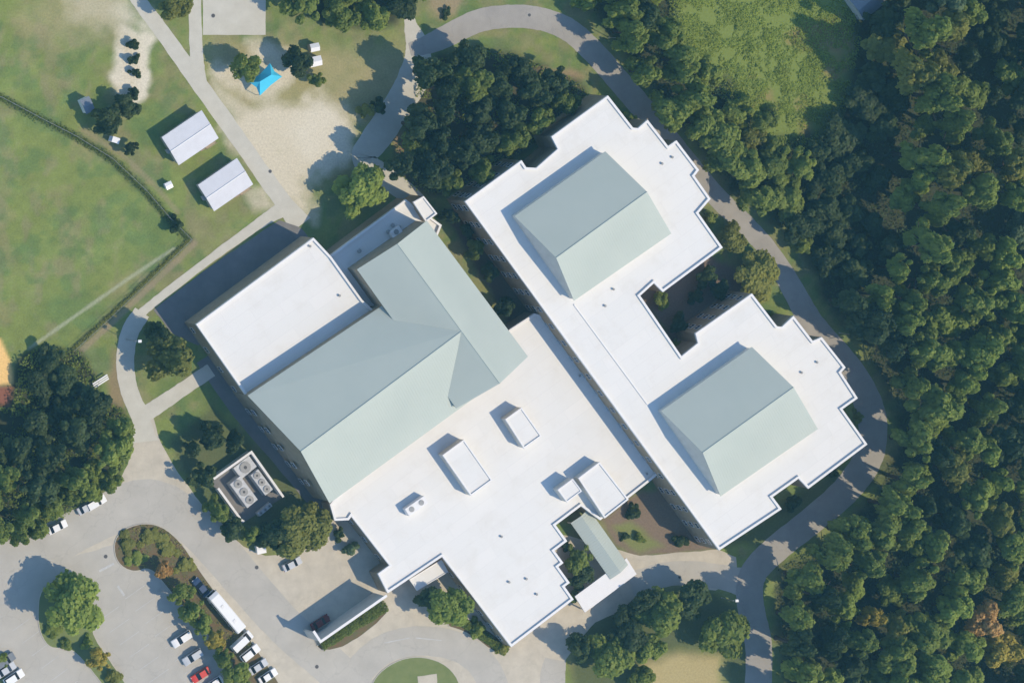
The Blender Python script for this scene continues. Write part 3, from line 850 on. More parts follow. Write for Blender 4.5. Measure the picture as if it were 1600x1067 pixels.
# ------------------------------------------------------------------ portable classrooms and small buildings
def portable(px, label, grp=None):
    z = 3.2
    pts = [P(*q, z) for q in px]            # W, N, E, S
    c = sum(pts, Vector()) / 4
    e = (pts[1] - pts[0]); ang = math.atan2(e.y, e.x)
    L = (e.length + (pts[2] - pts[3]).length) / 2
    W = ((pts[3] - pts[0]).length + (pts[2] - pts[1]).length) / 2
    r = empty('portable_classroom', (c.x, c.y, 0), ang); tag(r, label, 'portable classroom', 'portable classrooms beside the path')
    MB().box(-L / 2 + .3, L / 2 - .3, -W / 2 + .3, W / 2 - .3, .5, z - .22).build('wall', M['shed_wall'], r)
    MB().box(-L / 2 + .45, L / 2 - .45, -W / 2 + .45, W / 2 - .45, 0, .5).build('skirting', M['vent'], r)
    k = MB(); rz = z + .22
    for s in (-1, 1):
        q = [(-L / 2, s * W / 2, z), (L / 2, s * W / 2, z), (L / 2, 0, rz), (-L / 2, 0, rz)]
        k.add(q + [(x, y, zz - .15) for x, y, zz in q], [[0, 1, 2, 3], [7, 6, 5, 4], [0, 1, 5, 4], [1, 2, 6, 5], [3, 0, 4, 7]])
    rf = k.build('roof', M['shed_roof'], r)
    MB().tube((-L / 2, 0, rz + .03), (L / 2, 0, rz + .03), .12, n=6).build('ridge_cap', M['white_paint'], rf)
    for x in (-L * .3, 0, L * .3):
        w = bpy.data.objects.new('window', WIN); col.objects.link(w); w.parent = r
        w.location = (x, W / 2 - .26, 1.9); w.scale = (.8, 1, .6)
    dk = MB().box(L / 2 - 3.0, L / 2 - .4, -W / 2 - 1.0, -W / 2 + .28, .75, .9).build('deck', M['wood'], r)
    for i in range(3):
        MB().box(L / 2 - 3.0 - .35 * (i + 1), L / 2 - 3.0 - .35 * i - .02, -W / 2 - .9, -W / 2 + .2, 0, .66 - .2 * i).build('step', M['wood'], dk)
    for x in (L / 2 - 2.95, L / 2 - .45):
        MB().tube((x, -W / 2 - .95, 0), (x, -W / 2 - .95, 1.9), .05, n=5).build('rail_post', M['wood'], dk)
    MB().box(L / 2 - 2.95, L / 2 - .45, -W / 2 - .98, -W / 2 - .92, 1.8, 1.9).build('hand_rail', M['wood'], dk)
    MB().box(L / 2 - 2.2, L / 2 - 1.2, -W / 2 + .26, -W / 2 + .31, .9, 2.85).build('door', M['grey_paint'], r)
    MB().box(-L / 2 - .35, -L / 2 + .28, -.5, .5, .9, 2.3, bev=.04).build('wall_cooler', M['vent'], r)
    return r
portable([(250, 217), (312, 175), (343, 211), (284, 259)], 'silver roofed portable classroom nearer the small sandy strip')
portable([(307, 291), (368, 249), (397, 285), (338, 330)], 'silver roofed portable classroom nearer the gymnasium')

def shed(px, z, label, roof, wall, name='shed', gable=.3):
    pts = [P(*q, z) for q in px]; c = sum(pts, Vector()) / 4
    e = pts[1] - pts[0]; ang = math.atan2(e.y, e.x); L = e.length; W = (pts[3] - pts[0]).length
    r = empty(name, (c.x, c.y, 0), ang); tag(r, label, 'shed')
    MB().box(-L / 2 + .15, L / 2 - .15, -W / 2 + .15, W / 2 - .15, 0, z - .1).build('wall', wall, r)
    k = MB()
    for s in (-1, 1):
        q = [(-L / 2, s * W / 2, z), (L / 2, s * W / 2, z), (L / 2, 0, z + gable), (-L / 2, 0, z + gable)]
        k.add(q + [(x, y, zz - .1) for x, y, zz in q], [[0, 1, 2, 3], [7, 6, 5, 4], [0, 1, 5, 4], [1, 2, 6, 5], [3, 0, 4, 7]])
    k.build('roof', roof, r)
    MB().box(-.45, .45, -W / 2 + .1, -W / 2 + .16, 0, 1.9 if z > 2 else z * .8).build('door', M['wood'], r)
    return r
shed([(125, 157), (139, 150), (150, 172), (134, 179)], 2.6, 'tiny grey roofed shed on the lawn near the fence', M['grey_roof'], M['white_paint'])
shed([(256, 288), (266, 283), (272, 292), (262, 297)], 1.6, 'little white hut beside the portable classroom', M['white_paint'], M['white_paint'], gable=.15)
shed([(483, 70), (497, 67), (501, 79), (487, 82)], 2.2, 'small white roofed playhouse, the northern one of the pair', M['white_paint'], M['wood'], 'playhouse', .4)
shed([(482, 91), (500, 87), (506, 101), (486, 106)], 2.2, 'small white roofed playhouse, the southern one of the pair', M['white_paint'], M['wood'], 'playhouse', .4)
shed([(1325, 2), (1362, -28), (1388, 2), (1352, 30)], 3.6, 'grey roofed cabin at the edge of the woods and meadow', M['grey_roof'], M['pale_wall'], 'cabin', 1.2)
shed([(400, 853), (414, 850), (417, 863), (403, 866)], 1.7, 'squat white cabinet on the grass corner by the drive', M['white_paint'], M['white_paint'], 'cabinet', .05)

# blue shade canopy
def shade():
    z = 2.9
    cs = [P(*q, z) for q in ((390, 129), (422, 99), (441, 120), (406, 150))]
    r0 = P(406, 128, 4.4); r1 = P(424, 117, 4.4)
    c = sum(cs, Vector()) / 4
    r = empty('shade_canopy', (c.x, c.y, 0)); tag(r, 'bright blue hipped fabric canopy over the bare ground', 'canopy')
    o = Vector((c.x, c.y, 0))
    def curve(a, b, k=.12):
        m = (a + b) / 2; m = m + (c - m) * k; m.z = z + .12
        return m
    W, N, E, S = cs
    ms = [curve(W, N), curve(N, E, .16), curve(E, S), curve(S, W, .16)]
    vs = [v - o for v in (W, N, E, S, *ms, r0, r1)]
    fs = [[0, 4, 8], [4, 9, 8], [4, 1, 9], [1, 5, 9], [5, 2, 9], [2, 6, 9], [6, 8, 9], [6, 3, 8], [3, 7, 8], [7, 0, 8]]
    vv = list(vs) + [v - Vector((0, 0, .03)) for v in vs]
    ff = fs + [[i + 10 for i in f[::-1]] for f in fs]
    mesh('cloth', vv, ff, M['blue_cloth'], r)
    for p in cs:
        q = p - o; q2 = q * .96
        MB().tube((q2.x, q2.y, 0), (q2.x, q2.y, z), .07, n=8).build('post', M['steel'], r)
    MB().tube(r0 - o - Vector((0, 0, .08)), r1 - o - Vector((0, 0, .08)), .05).build('ridge_pole', M['steel'], r)
shade()

# ------------------------------------------------------------------ foliage
def quads_mesh(name, C, N, S, val, m=None):
    """leaf-sized quads: centres, normals, sizes, colour value"""
    n = len(C)
    N = N / np.linalg.norm(N, axis=1, keepdims=True)
    ref = rng.normal(size=(n, 3))
    T = np.cross(N, ref); T /= np.linalg.norm(T, axis=1, keepdims=True) + 1e-9
    B = np.cross(N, T)
    s = S[:, None]
    asp = rng.uniform(.55, 1.0, n)[:, None]
    v = np.stack([C - T * s, C - B * s * asp + N * s * .15, C + T * s, C + B * s * asp + N * s * .15], 1).reshape(-1, 3)
    me = bpy.data.meshes.new(name)
    me.vertices.add(4 * n); me.vertices.foreach_set('co', v.reshape(-1).astype(np.float32))
    me.loops.add(4 * n); me.loops.foreach_set('vertex_index', np.arange(4 * n, dtype=np.int32))
    me.polygons.add(n); me.polygons.foreach_set('loop_start', (np.arange(n) * 4).astype(np.int32))
    me.update()
    a = me.attributes.new('leaf', 'FLOAT', 'POINT')
    a.data.foreach_set('value', np.repeat(val, 4).astype(np.float32))
    me.materials.append(m)
    return me

def crown_mesh(name, n, lobes, conical=False, leaf=.082, ragged=True):
    """unit crown: radius 1, height 0..1 (scaled to size on the object)"""
    Cs = []; Ns = []; V = []
    L = []
    for i in range(lobes):
        a = rng.uniform(0, 2 * math.pi); zc = rng.uniform(.15, .86)
        rad = (math.sqrt(max(.02, 1 - ((zc - .45) / .62) ** 2)) if not conical else (1.05 - zc)) * rng.uniform(.25, .92 if ragged else .74)
        rr = rng.uniform(.15 if ragged else .22, .40) if not conical else rng.uniform(.14, .30)
        L.append((rad * math.cos(a), rad * math.sin(a), zc, rr, rng.uniform(0, 1)))
    L.append((0, 0, .5, .5, .5)); L.append((rng.uniform(-.2, .2), rng.uniform(-.2, .2), .8, .32, .7))
    wts = np.array([l[3] ** 2 for l in L]); wts /= wts.sum()
    for l, k in zip(L, rng.multinomial(n, wts)):
        d = rng.normal(size=(k, 3)); d /= np.linalg.norm(d, axis=1, keepdims=True)
        d[:, 2] = np.where(d[:, 2] < -.35, -d[:, 2] * .6, d[:, 2])
        clump = fbm(d[:, 0] * 3 + l[0] * 9 + 20, d[:, 1] * 3 + d[:, 2] * 2.3 + l[1] * 9 + 20, 3, 3)
        r = l[3] * (0.62 + .75 * clump) * rng.uniform(.72, 1.04, k)
        p = np.array(l[:3]) + d * r[:, None] * np.array([1, 1, .85])
        Cs.append(p); Ns.append(d + rng.normal(size=(k, 3)) * .35 + np.array([0, 0, .75]))
        V.append(np.clip(l[4] * .45 + .55 * rng.uniform(0, 1, k), 0, 1))
    C = np.concatenate(Cs); N = np.concatenate(Ns); V = np.concatenate(V)
    S = leaf * rng.uniform(.55, 1.25, len(C))
    return quads_mesh(name, C, N, S, V)

CROWNS = [crown_mesh('crown', 5200, k) for k in (9, 13, 16, 10, 20, 15, 12, 18)]
CONES = [crown_mesh('crown', 3200, k, True, .085) for k in (16, 20, 18)]
FINE = [crown_mesh('crown', 6500, k, False, .072, False) for k in (13, 16, 18, 20, 15)]
SHRUBS = [crown_mesh('foliage', 900, k, False, .16) for k in (5, 6, 7)]

def trunk_mesh(seed):
    r = random.Random(seed); b = MB()
    b.tube((0, 0, 0), (0, 0, .04), .045, .03, 8); b.tube((0, 0, .04), (0.01, 0, .4), .03, .022, 8); b.tube((.01, 0, .4), (0, .01, .85), .022, .006, 7)
    for i in range(7):
        a = r.uniform(0, 6.28); z = r.uniform(.3, .65); l = r.uniform(.15, .3)
        b.tube((0, 0, z), (l * math.cos(a), l * math.sin(a), z + l * r.uniform(.6, 1.1)), .012, .004, 5)
    o = b.build('trunk', M['bark']); me = o.data; bpy.data.objects.remove(o)
    return me
TRUNKS = [trunk_mesh(s) for s in (1, 2, 3)]

def set_mat(o, m):
    o.material_slots[0].link = 'OBJECT'; o.material_slots[0].material = m

def tree(px, py, r_px, h, kind, label, cat='tree', name='tree', group=None, bank=None, base=0.0, low=.22):
    """(px, py) is where the middle of the crown shows in the photograph"""
    bank = bank or CROWNS
    r = r_px * GSD
    p = P(px, py, base + h * .66)
    e = empty(name, (p.x, p.y, base), random.uniform(0, 6.28))
    tag(e, label, cat, group)
    c = link('crown', random.choice(bank), e)
    set_mat(c, LEAF[kind])
    c.location = (0, 0, h * low); c.scale = (r * random.uniform(.92, 1.15), r * random.uniform(.85, 1.1), h * (1 - low))
    t = link('trunk', random.choice(TRUNKS), e)
    t.scale = (h * .75, h * .75, h * .95)
    return e

def shrub(px, py, r_px, h, kind, label, group=None, name='shrub', base=0.0):
    r = r_px * GSD
    p = P(px, py, base + h * .5)
    e = empty(name, (p.x, p.y, base), random.uniform(0, 6.28)); tag(e, label, 'shrub', group)
    c = link('foliage', random.choice(SHRUBS), e); set_mat(c, LEAF[kind])
    c.location = (0, 0, -.05 * h); c.scale = (r, r * random.uniform(.85, 1.15), h)
    s = link('stem', random.choice(TRUNKS), e); s.scale = (h * .7, h * .7, h * .8)
    return e

# single trees near the school
for a in [
    (564, 298, 44, 9.0, 'bright', 'yellow-green tree standing alone at the edge of the sandy yard', FINE),
    (273, 560, 43, 12.0, 'olive', 'dark olive tree between the two paths west of the gymnasium', FINE),
    (250, 522, 22, 9.5, 'dark', 'slim dark tree close to the western corner of the gymnasium', CROWNS),
    (470, 826, 47, 9.0, 'olive', 'round olive tree at the service yard beside the hall', FINE),
    (425, 834, 30, 8.0, 'dark', 'dark tree squeezed between the olive tree and the grass corner', CROWNS),
    (702, 946, 40, 9.0, 'bright', 'lime green tree in front of the white entrance roof', FINE),
    (668, 935, 18, 6.0, 'dark', 'small dark tree under the entrance canopy edge', CROWNS),
    (114, 946, 47, 11.0, 'bright', 'large lime tree on the kerbed island of the car park', FINE),
    (157, 1030, 18, 4.8, 'yellow', 'small yellow tree at the lower end of the lime tree island', CROWNS),
    (256, 892, 17, 4.6, 'orange', 'small orange tree on the rounded planted island', CROWNS),
    (337, 1002, 18, 5.2, 'yellow', 'mustard yellow tree in the row behind the white bus', CROWNS),
    (284, 926, 20, 6.0, 'mid', 'green tree heading the row along the bus, next to the orange tree', CROWNS),
    (300, 952, 20, 6.0, 'mid', 'green tree in the row beside the middle of the white bus', CROWNS),
    (318, 980, 19, 6.0, 'mid', 'green tree between the bus and the mustard tree', CROWNS),
    (350, 1028, 20, 6.0, 'mid', 'green tree just below the mustard tree in the car park row', CROWNS),
    (370, 1054, 22, 6.2, 'mid', 'green tree at the foot of the car park row', CROWNS),
    (395, 1085, 22, 6.2, 'mid', 'green tree cut by the picture edge below the car park row', CROWNS),
    (1036, 962, 46, 10.0, 'mid', 'broad lit tree south of the side drive', FINE),
    (1002, 945, 30, 8.0, 'dark', 'dark tree at the end of the flat white covered walk', CROWNS),
    (955, 1030, 46, 9.5, 'mid', 'broad green tree nearest the white roof corner in the south', FINE),
    (1138, 985, 48, 10.0, 'mid', 'round green tree in the bend of the loop road', FINE),
    (1080, 940, 34, 9.0, 'dark', 'dark tree between the two broad ones south of the side drive', CROWNS),
    (985, 988, 32, 8.0, 'dark', 'dark tree added for the shadow left of the broad lit tree', CROWNS),  # added tree, stands in for the shadow between the crowns
    (1062, 505, 17, 4.5, 'dark', 'dark tree in the middle of the classroom court', CROWNS),
    (1088, 462, 16, 4.0, 'dark', 'dark tree along the northern side of the classroom court', CROWNS),
    (1125, 452, 17, 4.5, 'dark', 'dark tree at the open mouth of the classroom court', CROWNS),
    (1012, 1012, 26, 7.0, 'mid', 'middling tree beside the patch of dry grass', CROWNS),
    (908, 1012, 24, 8.0, 'dark', 'dark tree overhanging the southern walk', CROWNS),
    (1004, 1060, 22, 5.5, 'mid', 'low tree at the bottom edge by the dry grass', CROWNS),
    (1143, 374, 30, 6.0, 'olive', 'olive tree by the stepped corner of the classrooms', FINE),
    (1181, 432, 38, 7.0, 'olive', 'broad olive tree in the opening between the classroom halves', FINE),
    (1105, 430, 20, 5.0, 'dark', 'dark tree in the shade between the classroom halves', CROWNS),
    (274, 6, 28, 7.0, 'olive', 'olive tree between the path and the concrete slab', FINE),
    (386, 107, 24, 8.0, 'mid', 'green tree touching the blue canopy', FINE),
    (464, 97, 26, 7.5, 'dark', 'dark tree beside the white playhouses', CROWNS),
    (495, 125, 14, 4.0, 'mid', 'small tree south of the playhouses', CROWNS),
    (167, 186, 24, 6.5, 'dark', 'dark tree near the fence, west of the sandy strip', CROWNS),
    (196, 166, 20, 5.0, 'dark', 'dark tree at the foot of the sandy strip', CROWNS),
    (205, 232, 12, 4.0, 'dark', 'small dark tree beside the white cart', CROWNS),
    (332, 684, 28, 8.0, 'dark', 'dark pine on the lawn north of the machine yard', CONES),
    (367, 690, 24, 8.0, 'dark', 'dark pine between the machine yard and the hall', CONES),
    (302, 702, 22, 7.0, 'dark', 'dark pine nearest the western path by the machine yard', CONES),
    (316, 745, 22, 6.5, 'dark', 'dark tree along the drive beside the machine yard', CROWNS),
    (338, 795, 22, 6.0, 'mid', 'green tree below the machine yard wall', CROWNS),
    (362, 826, 20, 6.0, 'dark', 'dark tree at the lower corner of the machine yard', CROWNS),
    (392, 838, 18, 5.5, 'mid', 'green tree beside the white cabinet', CROWNS),
    (572, 172, 14, 4.5, 'olive', 'small olive tree on the grass by the shaded path', CROWNS),
    (594, 166, 16, 5.0, 'dark', 'small dark tree on the grass by the shaded path', CROWNS),
    (742, 388, 16, 5.0, 'mid', 'green tree in the narrow shaded court', CROWNS),
    (732, 362, 14, 4.5, 'dark', 'dark small tree at the mouth of the narrow shaded court', CROWNS),
    (765, 425, 15, 4.5, 'dark', 'dark small tree deep in the narrow shaded court', CROWNS),
    (704, 338, 15, 6.5, 'dark', 'dark tree added to shade the open northern end of the narrow court', CROWNS),  # added to darken the sunlit sliver of the court
    (790, 478, 16, 5.5, 'dark', 'dark tree added to shade the closed southern end of the narrow court', CROWNS),  # also added to darken the court floor
    (905, 872, 24, 4.5, 'mid', 'larger tree in the planted court by the green covered walk', CROWNS),
    (908, 904, 22, 4.5, 'dark', 'darker tree in the planted court by the flat covered walk', CROWNS),
    (1240, 785, 14, 4.0, 'dark', 'small dark tree in the notch of the southern classrooms', CROWNS),
    (1058, 540, 13, 3.5, 'mid', 'small tree in the deepest corner of the classroom court', CROWNS),
    (1035, 470, 16, 3.5, 'mid', 'small green tree at the inner corner of the classroom court', CROWNS)]:
    tree(*a[:6], bank=a[6])
# shrubs
for a in [
    (207, 70, 11, 2.6, 'dark', 'topmost dark shrub of the row on the sandy strip'),
    (211, 94, 11, 2.6, 'dark', 'second dark shrub from the top on the sandy strip'),
    (212, 113, 10, 2.4, 'dark', 'third dark shrub from the top on the sandy strip'),
    (209, 148, 12, 2.6, 'dark', 'lowest dark shrub of the row on the sandy strip'),
    (277, 350, 13, 3.6, 'dark', 'dark bush at the bend of the field fence'),
    (530, 834, 12, 2.8, 'dark', 'dark shrub on the paving in the service yard'),
    (547, 858, 14, 3.2, 'grey', 'grey-green shrub at the shadow edge of the service yard'),
    (748, 980, 16, 2.4, 'mid', 'shrub in the bed right of the lime entrance tree'),
    (785, 1014, 12, 2.0, 'olive', 'low shrub at the southern tip of the white roof'),
    (894, 934, 13, 2.6, 'mid', 'shrub in the tip of the planted court by the flat covered walk'),
    (884, 852, 10, 2.2, 'dark', 'shrub in the upper corner of the planted court'),
    (984, 186, 15, 2.6, 'mid', 'shrub by the northern point of the classrooms'),
    (1110, 338, 12, 2.2, 'mid', 'shrub below the stepped eastern corner of the classrooms'),
    (1342, 650, 12, 2.2, 'mid', 'shrub beside the loop road by the southern classrooms'),
    (1214, 498, 14, 2.4, 'mid', 'shrub between the road and the northern tip of the southern classrooms'),
    (1300, 738, 13, 2.2, 'dark', 'shrub along the southeastern wall of the classrooms'),
    (988, 800, 14, 2.4, 'dark', 'dark shrub in the mulch beside the raised block'),
    (1000, 842, 11, 1.6, 'mid', 'low green shrub on the grass of the mulched garden'),
    (976, 838, 8, 1.4, 'dark', 'tiny dark shrub at the edge of the mulched garden'),
    (1062, 845, 15, 2.4, 'dark', 'shrub in shade below the classroom wall near the side drive'),
    (86, 985, 16, 1.6, 'mid', 'low shrub under the lime tree of the car park island'),
    (104, 1008, 12, 1.4, 'mid', 'low shrub at the lower rim of the lime tree island'),
    (138, 1003, 12, 2.0, 'bright', 'bright shrub between the lime tree and the yellow tree'),
    (180, 1058, 16, 2.2, 'olive', 'olive shrub below the yellow tree on the island'),
    (5, 1030, 12, 2.4, 'mid', 'green shrub at the left edge by the parked cars'),
    (200, 850, 18, 1.2, 'olive', 'low olive ground shrub on the western side of the rounded island'),
    (232, 838, 20, 1.2, 'olive', 'low olive ground shrub at the top of the rounded island'),
    (262, 858, 20, 1.2, 'olive', 'low olive ground shrub on the eastern side of the rounded island'),
    (215, 872, 18, 1.2, 'mid', 'low green ground shrub in the middle of the rounded island'),
    (288, 882, 18, 1.2, 'olive', 'low olive ground shrub right of the orange tree'),
    (698, 20, 10, 1.6, 'dark', 'dark shrub on the bare patch beside the loop road'),
    (1170, 470, 10, 2.0, 'olive', 'small shrub between the broad olive tree and the classroom tip')]:
    shrub(*a)

# clipped hedge by the screen wall
def hedge(line, w, h, kind, label):
    a = P(*line[0], 0); b = P(*line[1], 0); L = (b - a).length
    r = empty('hedge', a, math.atan2(b.y - a.y, b.x - a.x)); tag(r, label, 'hedge')
    n = int(L * 330)
    C = np.stack([rng.uniform(0, L, n), rng.uniform(-w / 2, w / 2, n), np.zeros(n)], 1)
    lump = fbm(C[:, 0] / 1.4 + 30, C[:, 1] / 1.4 + 30, 4, 3)
    C[:, 1] *= .7 + .6 * lump
    C[:, 2] = h * (.45 + .8 * lump) * np.sqrt(np.clip(1 - (2 * C[:, 1] / w / 1.15) ** 2, .05, 1)) * rng.uniform(.5, 1, n)
    N = rng.normal(size=(n, 3)) * .7 + np.array([0, 0, 1.0]); N[:, 1] += C[:, 1] / w * 2
    me = quads_mesh('foliage', C, N, rng.uniform(.08, .2, n), rng.uniform(0, 1, n), None)
    o = link('foliage', me, r); set_mat(o, LEAF[kind])
    st = MB()
    for i in range(int(L / 1.2)):
        st.tube((.6 + i * 1.2, 0, 0), (.6 + i * 1.2, .1, h * .6), .05, .03, 5)
    st.build('stems', M['bark'], r)
hedge(((500, 1008), (602, 945)), 2.6, 1.9, 'mid', 'long green hedge along the outside of the tall screen wall')
hedge(((715, 965), (790, 1018)), 2.0, 1.4, 'mid', 'green hedge along the white roof right of the lime tree')

# woods: every tree a thing of its own
def inside(poly, x, y):
    c = False; n = len(poly)
    for i in range(n):
        x0, y0 = poly[i]; x1, y1 = poly[(i + 1) % n]
        if (y0 > y) != (y1 > y) and x < (x1 - x0) * (y - y0) / (y1 - y0) + x0: c = not c
    return c
def fill(poly, placed, rmin, rmax, tries, k=.78):
    xs = [p[0] for p in poly]; ys = [p[1] for p in poly]; out = []
    for _ in range(tries):
        x = random.uniform(min(xs), max(xs)); y = random.uniform(min(ys), max(ys))
        if not inside(poly, x, y): continue
        r = random.uniform(rmin, rmax)
        if all((x - q[0]) ** 2 + (y - q[1]) ** 2 > (k * (r + q[2])) ** 2 for q in placed):
            placed.append((x, y, r)); out.append((x, y, r))
    return out
TONE = {'dark': 'dark green', 'mid': 'mid green', 'olive': 'olive green', 'bright': 'lime green', 'yellow': 'yellowing', 'orange': 'rusty orange', 'grey': 'grey-green'}
def size(r): return 'broad' if r > 34 else ('middling' if r > 28 else 'slim')
MARKS = [((1355, 0), 'the grey roofed cabin'), ((975, 60), 'the northernmost street lamp'), ((1141, 260), 'the lamp across from the stepped corner'),
         ((1336, 523), 'the lamp at the road bend'), ((1151, 938), 'the lamp by the side drive'), ((1538, 970), 'the rusty orange tree'), ((1528, 552), 'the big lime tree of the woods'),
         ((1600, 0), 'the top right corner of the photo'), ((1600, 300), 'the lime tree on the right edge'), ((1600, 1067), 'the bottom right corner of the photo'),
         ((1372, 700), 'the outermost bend of the loop road'), ((1124, 859), 'the southern tip of the classrooms'), ((1340, 622), 'the eastern corner of the classrooms'),
         ((1200, 110), 'the overgrown meadow'), ((1450, 1042), 'the lime tree at the bottom edge'), ((1230, 370), 'the sunlit stretch of the loop road'), ((1600, 650), 'the middle of the right edge'),
         ((157, 595), 'the white bleacher'), ((215, 670), 'the fork of the western path'), ((0, 600), 'the orange infield'), ((143, 790), 'the cars under the wood'), ((115, 545), 'the end of the field fence'), ((0, 850), 'the bottom left rim of the wood'),
         ((950, 150), 'the northern point of the classrooms'), ((815, 251), 'the notch of the northern classroom wall'), ((650, 75), 'the fork of the northern path'), ((727, 315), 'the western corner of the classrooms'), ((850, 60), 'the top curve of the loop road'), ((640, 230), 'the shaded northern path'),
         ((640, 0), 'the little path at the top edge'), ((415, 40), 'the concrete slab'), ((490, 80), 'the white playhouses')]
DIRS = ['east', 'northeast', 'north', 'northwest', 'west', 'southwest', 'south', 'southeast']
USED = set()
def wood_label(x, y, r, kind, marks):
    cand = sorted(marks, key=lambda m: math.hypot(x - m[0][0], y - m[0][1]))
    for (mx, my), nm in cand:
        d = math.hypot(x - mx, y - my)
        a = int(round(math.degrees(math.atan2(my - y, x - mx)) / 45)) % 8
        how = 'hard' if d < 38 else ('just' if d < 75 else ('a little' if d < 115 else ('some way' if d < 160 else 'well')))
        t = f"{size(r)} {TONE[kind]} tree {how} {DIRS[a]} of {nm}"
        if t not in USED:
            USED.add(t); return t
    return t
def wood_tree(x, y, r, h, kind, marks, group, bank=None):
    tree(x, y, r, h, kind, wood_label(x, y, r, kind, marks), group=group, bank=bank, name='tree', low=.38 if h > 8 else .15)

E_CROWN = [(898, -40), (925, 20), (985, 62), (1020, 110), (1075, 180), (1110, 238), (1160, 300), (1200, 335), (1240, 352), (1268, 400), (1310, 462), (1350, 510), (1405, 570),
           (1428, 640), (1428, 720), (1400, 785), (1330, 830), (1262, 880), (1232, 920), (1232, 980), (1245, 1040), (1230, 1110), (1640, 1110), (1640, -30), (1395, -30), (1360, 60),
           (1345, 140), (1300, 225), (1230, 228), (1160, 150), (1090, 110), (1050, 55), (1040, -40)]
placed = []
# x, y, crown radius, height, kind
KNOWN = [(1440, 55, 30, 24, 'mid'), (1425, 112, 28, 24, 'olive'), (1462, 150, 28, 25, 'mid'), (1490, 195, 28, 24, 'mid'), (1550, 215, 28, 17, 'mid'), (1585, 262, 30, 17, 'olive'), (1592, 305, 28, 17, 'bright'),
          (1530, 300, 30, 22, 'mid'), (1470, 325, 28, 24, 'mid'), (1448, 378, 28, 23, 'mid'), (1402, 420, 20, 16, 'bright'), (1372, 462, 20, 15, 'bright'), (1448, 440, 26, 18, 'mid'), (1490, 420, 28, 18, 'mid'),
          (1525, 470, 30, 17, 'mid'), (1584, 480, 28, 16, 'bright'), (1528, 552, 32, 18, 'bright'), (1500, 600, 26, 16, 'bright'), (1440, 550, 30, 20, 'mid'), (1425, 600, 26, 19, 'mid'), (1540, 640, 28, 16, 'mid'),
          (1500, 690, 28, 16, 'mid'), (1545, 705, 22, 15, 'bright'), (1492, 735, 28, 17, 'olive'), (1525, 780, 28, 16, 'mid'), (1560, 810, 26, 15, 'olive'), (1375, 838, 32, 19, 'mid'), (1415, 830, 28, 17, 'mid'),
          (1258, 902, 30, 17, 'mid'), (1345, 872, 28, 18, 'mid'), (1432, 905, 32, 17, 'mid'), (1486, 950, 28, 15, 'bright'), (1538, 970, 26, 13, 'orange'), (1562, 1015, 28, 12, 'yellow'), (1452, 1045, 30, 14, 'bright'),
          (1505, 1005, 30, 14, 'bright'), (1400, 1020, 30, 15, 'mid'), (1335, 1000, 26, 16, 'mid'), (1255, 1045, 28, 17, 'mid'), (1362, 962, 18, 11, 'yellow'), (1290, 1065, 24, 12, 'bright'), (1585, 945, 30, 15, 'mid'), (1585, 860, 30, 16, 'mid'),
          (1062, 95, 30, 14.5, 'mid'), (1040, 50, 30, 15, 'mid'), (1100, 118, 26, 9, 'mid'), (1125, 228, 32, 13.5, 'mid'), (1168, 262, 32, 12, 'mid'), (1212, 255, 30, 9, 'mid'), (1232, 308, 32, 8, 'mid'), (1080, 155, 30, 14.5, 'mid'),
          (1100, 195, 28, 14, 'mid'), (970, 18, 30, 13.5, 'mid'), (922, -5, 26, 8, 'bright'), (1010, 22, 28, 14, 'dark'), (1180, 310, 26, 10, 'mid'), (1150, 180, 28, 8, 'mid'), (1255, 385, 16, 5, 'mid'), (1008, 112, 26, 14, 'mid'), (1048, 172, 26, 14, 'mid'), (985, 52, 24, 14, 'mid'), (1440, 245, 26, 24, 'mid'), (1480, 265, 26, 23, 'olive'),
          (1432, 690, 28, 21, 'mid'), (1424, 750, 28, 20, 'mid'), (1395, 790, 26, 19, 'mid'), (1300, 862, 26, 19, 'mid'), (1250, 965, 26, 18, 'mid'), (1246, 1005, 24, 18, 'dark')]
EG = 'trees of the dense woods east of the loop road'
EM = MARKS[:17]
for x, y, r, h, kind in KNOWN:
    r *= 1.12; placed.append((x, y, r))
    wood_tree(x, y, r, h * random.uniform(.94, 1.06), kind, EM, EG)
for x, y, r in fill(E_CROWN, placed, 24, 42, 12000, .66):
    low = (1262 < x < 1400 and 100 < y < 430)
    edge = 1290 < x < 1470 and 450 < y < 850 or (x < 1300 and y > 850)
    if low:
        kind = 'dark'; h = random.uniform(5, 7.5)  # shade of this low belt also put into the leaf colour
    elif edge:
        kind = random.choice(['dark', 'dark', 'mid']); h = random.uniform(17, 20)
    elif x > 1510 and y < 240:
        kind = random.choice(['dark', 'dark', 'dark', 'mid']); h = random.uniform(9, 15)
    else:
        kind = random.choices(['dark', 'mid', 'olive', 'grey', 'bright'], [.30, .36, .13, .06, .15])[0]
        h = random.uniform(8, 16.5)
    if x < 1262 and y < 400: h = random.uniform(12, 15) if x < 1130 else random.uniform(8, 10)
    wood_tree(x, y, r, h, kind, EM, EG, bank=(CONES if random.random() < .12 else None))
placed_w = []
W_CROWN = [(66, 578), (76, 556), (120, 560), (140, 590), (150, 632), (190, 652), (190, 680), (178, 715), (146, 736), (106, 754), (66, 786), (36, 812), (-20, 826), (-20, 705), (40, 690), (64, 660)]
for x, y, r in fill(W_CROWN, placed_w, 24, 34, 3000, .66):
    edge = x > 135 or y > 740
    kind = random.choices(['dark', 'mid'], [.3, .7] if edge else [.85, .15])[0]  # sunlit rim and shaded inside put into the leaf colour
    wood_tree(x, y, r, random.uniform(5, 6.5) if (x < 110 and y < 700) else (random.uniform(9, 12) if not edge else random.uniform(10, 13)), kind, MARKS[17:23], 'trees of the western wood by the ball field')
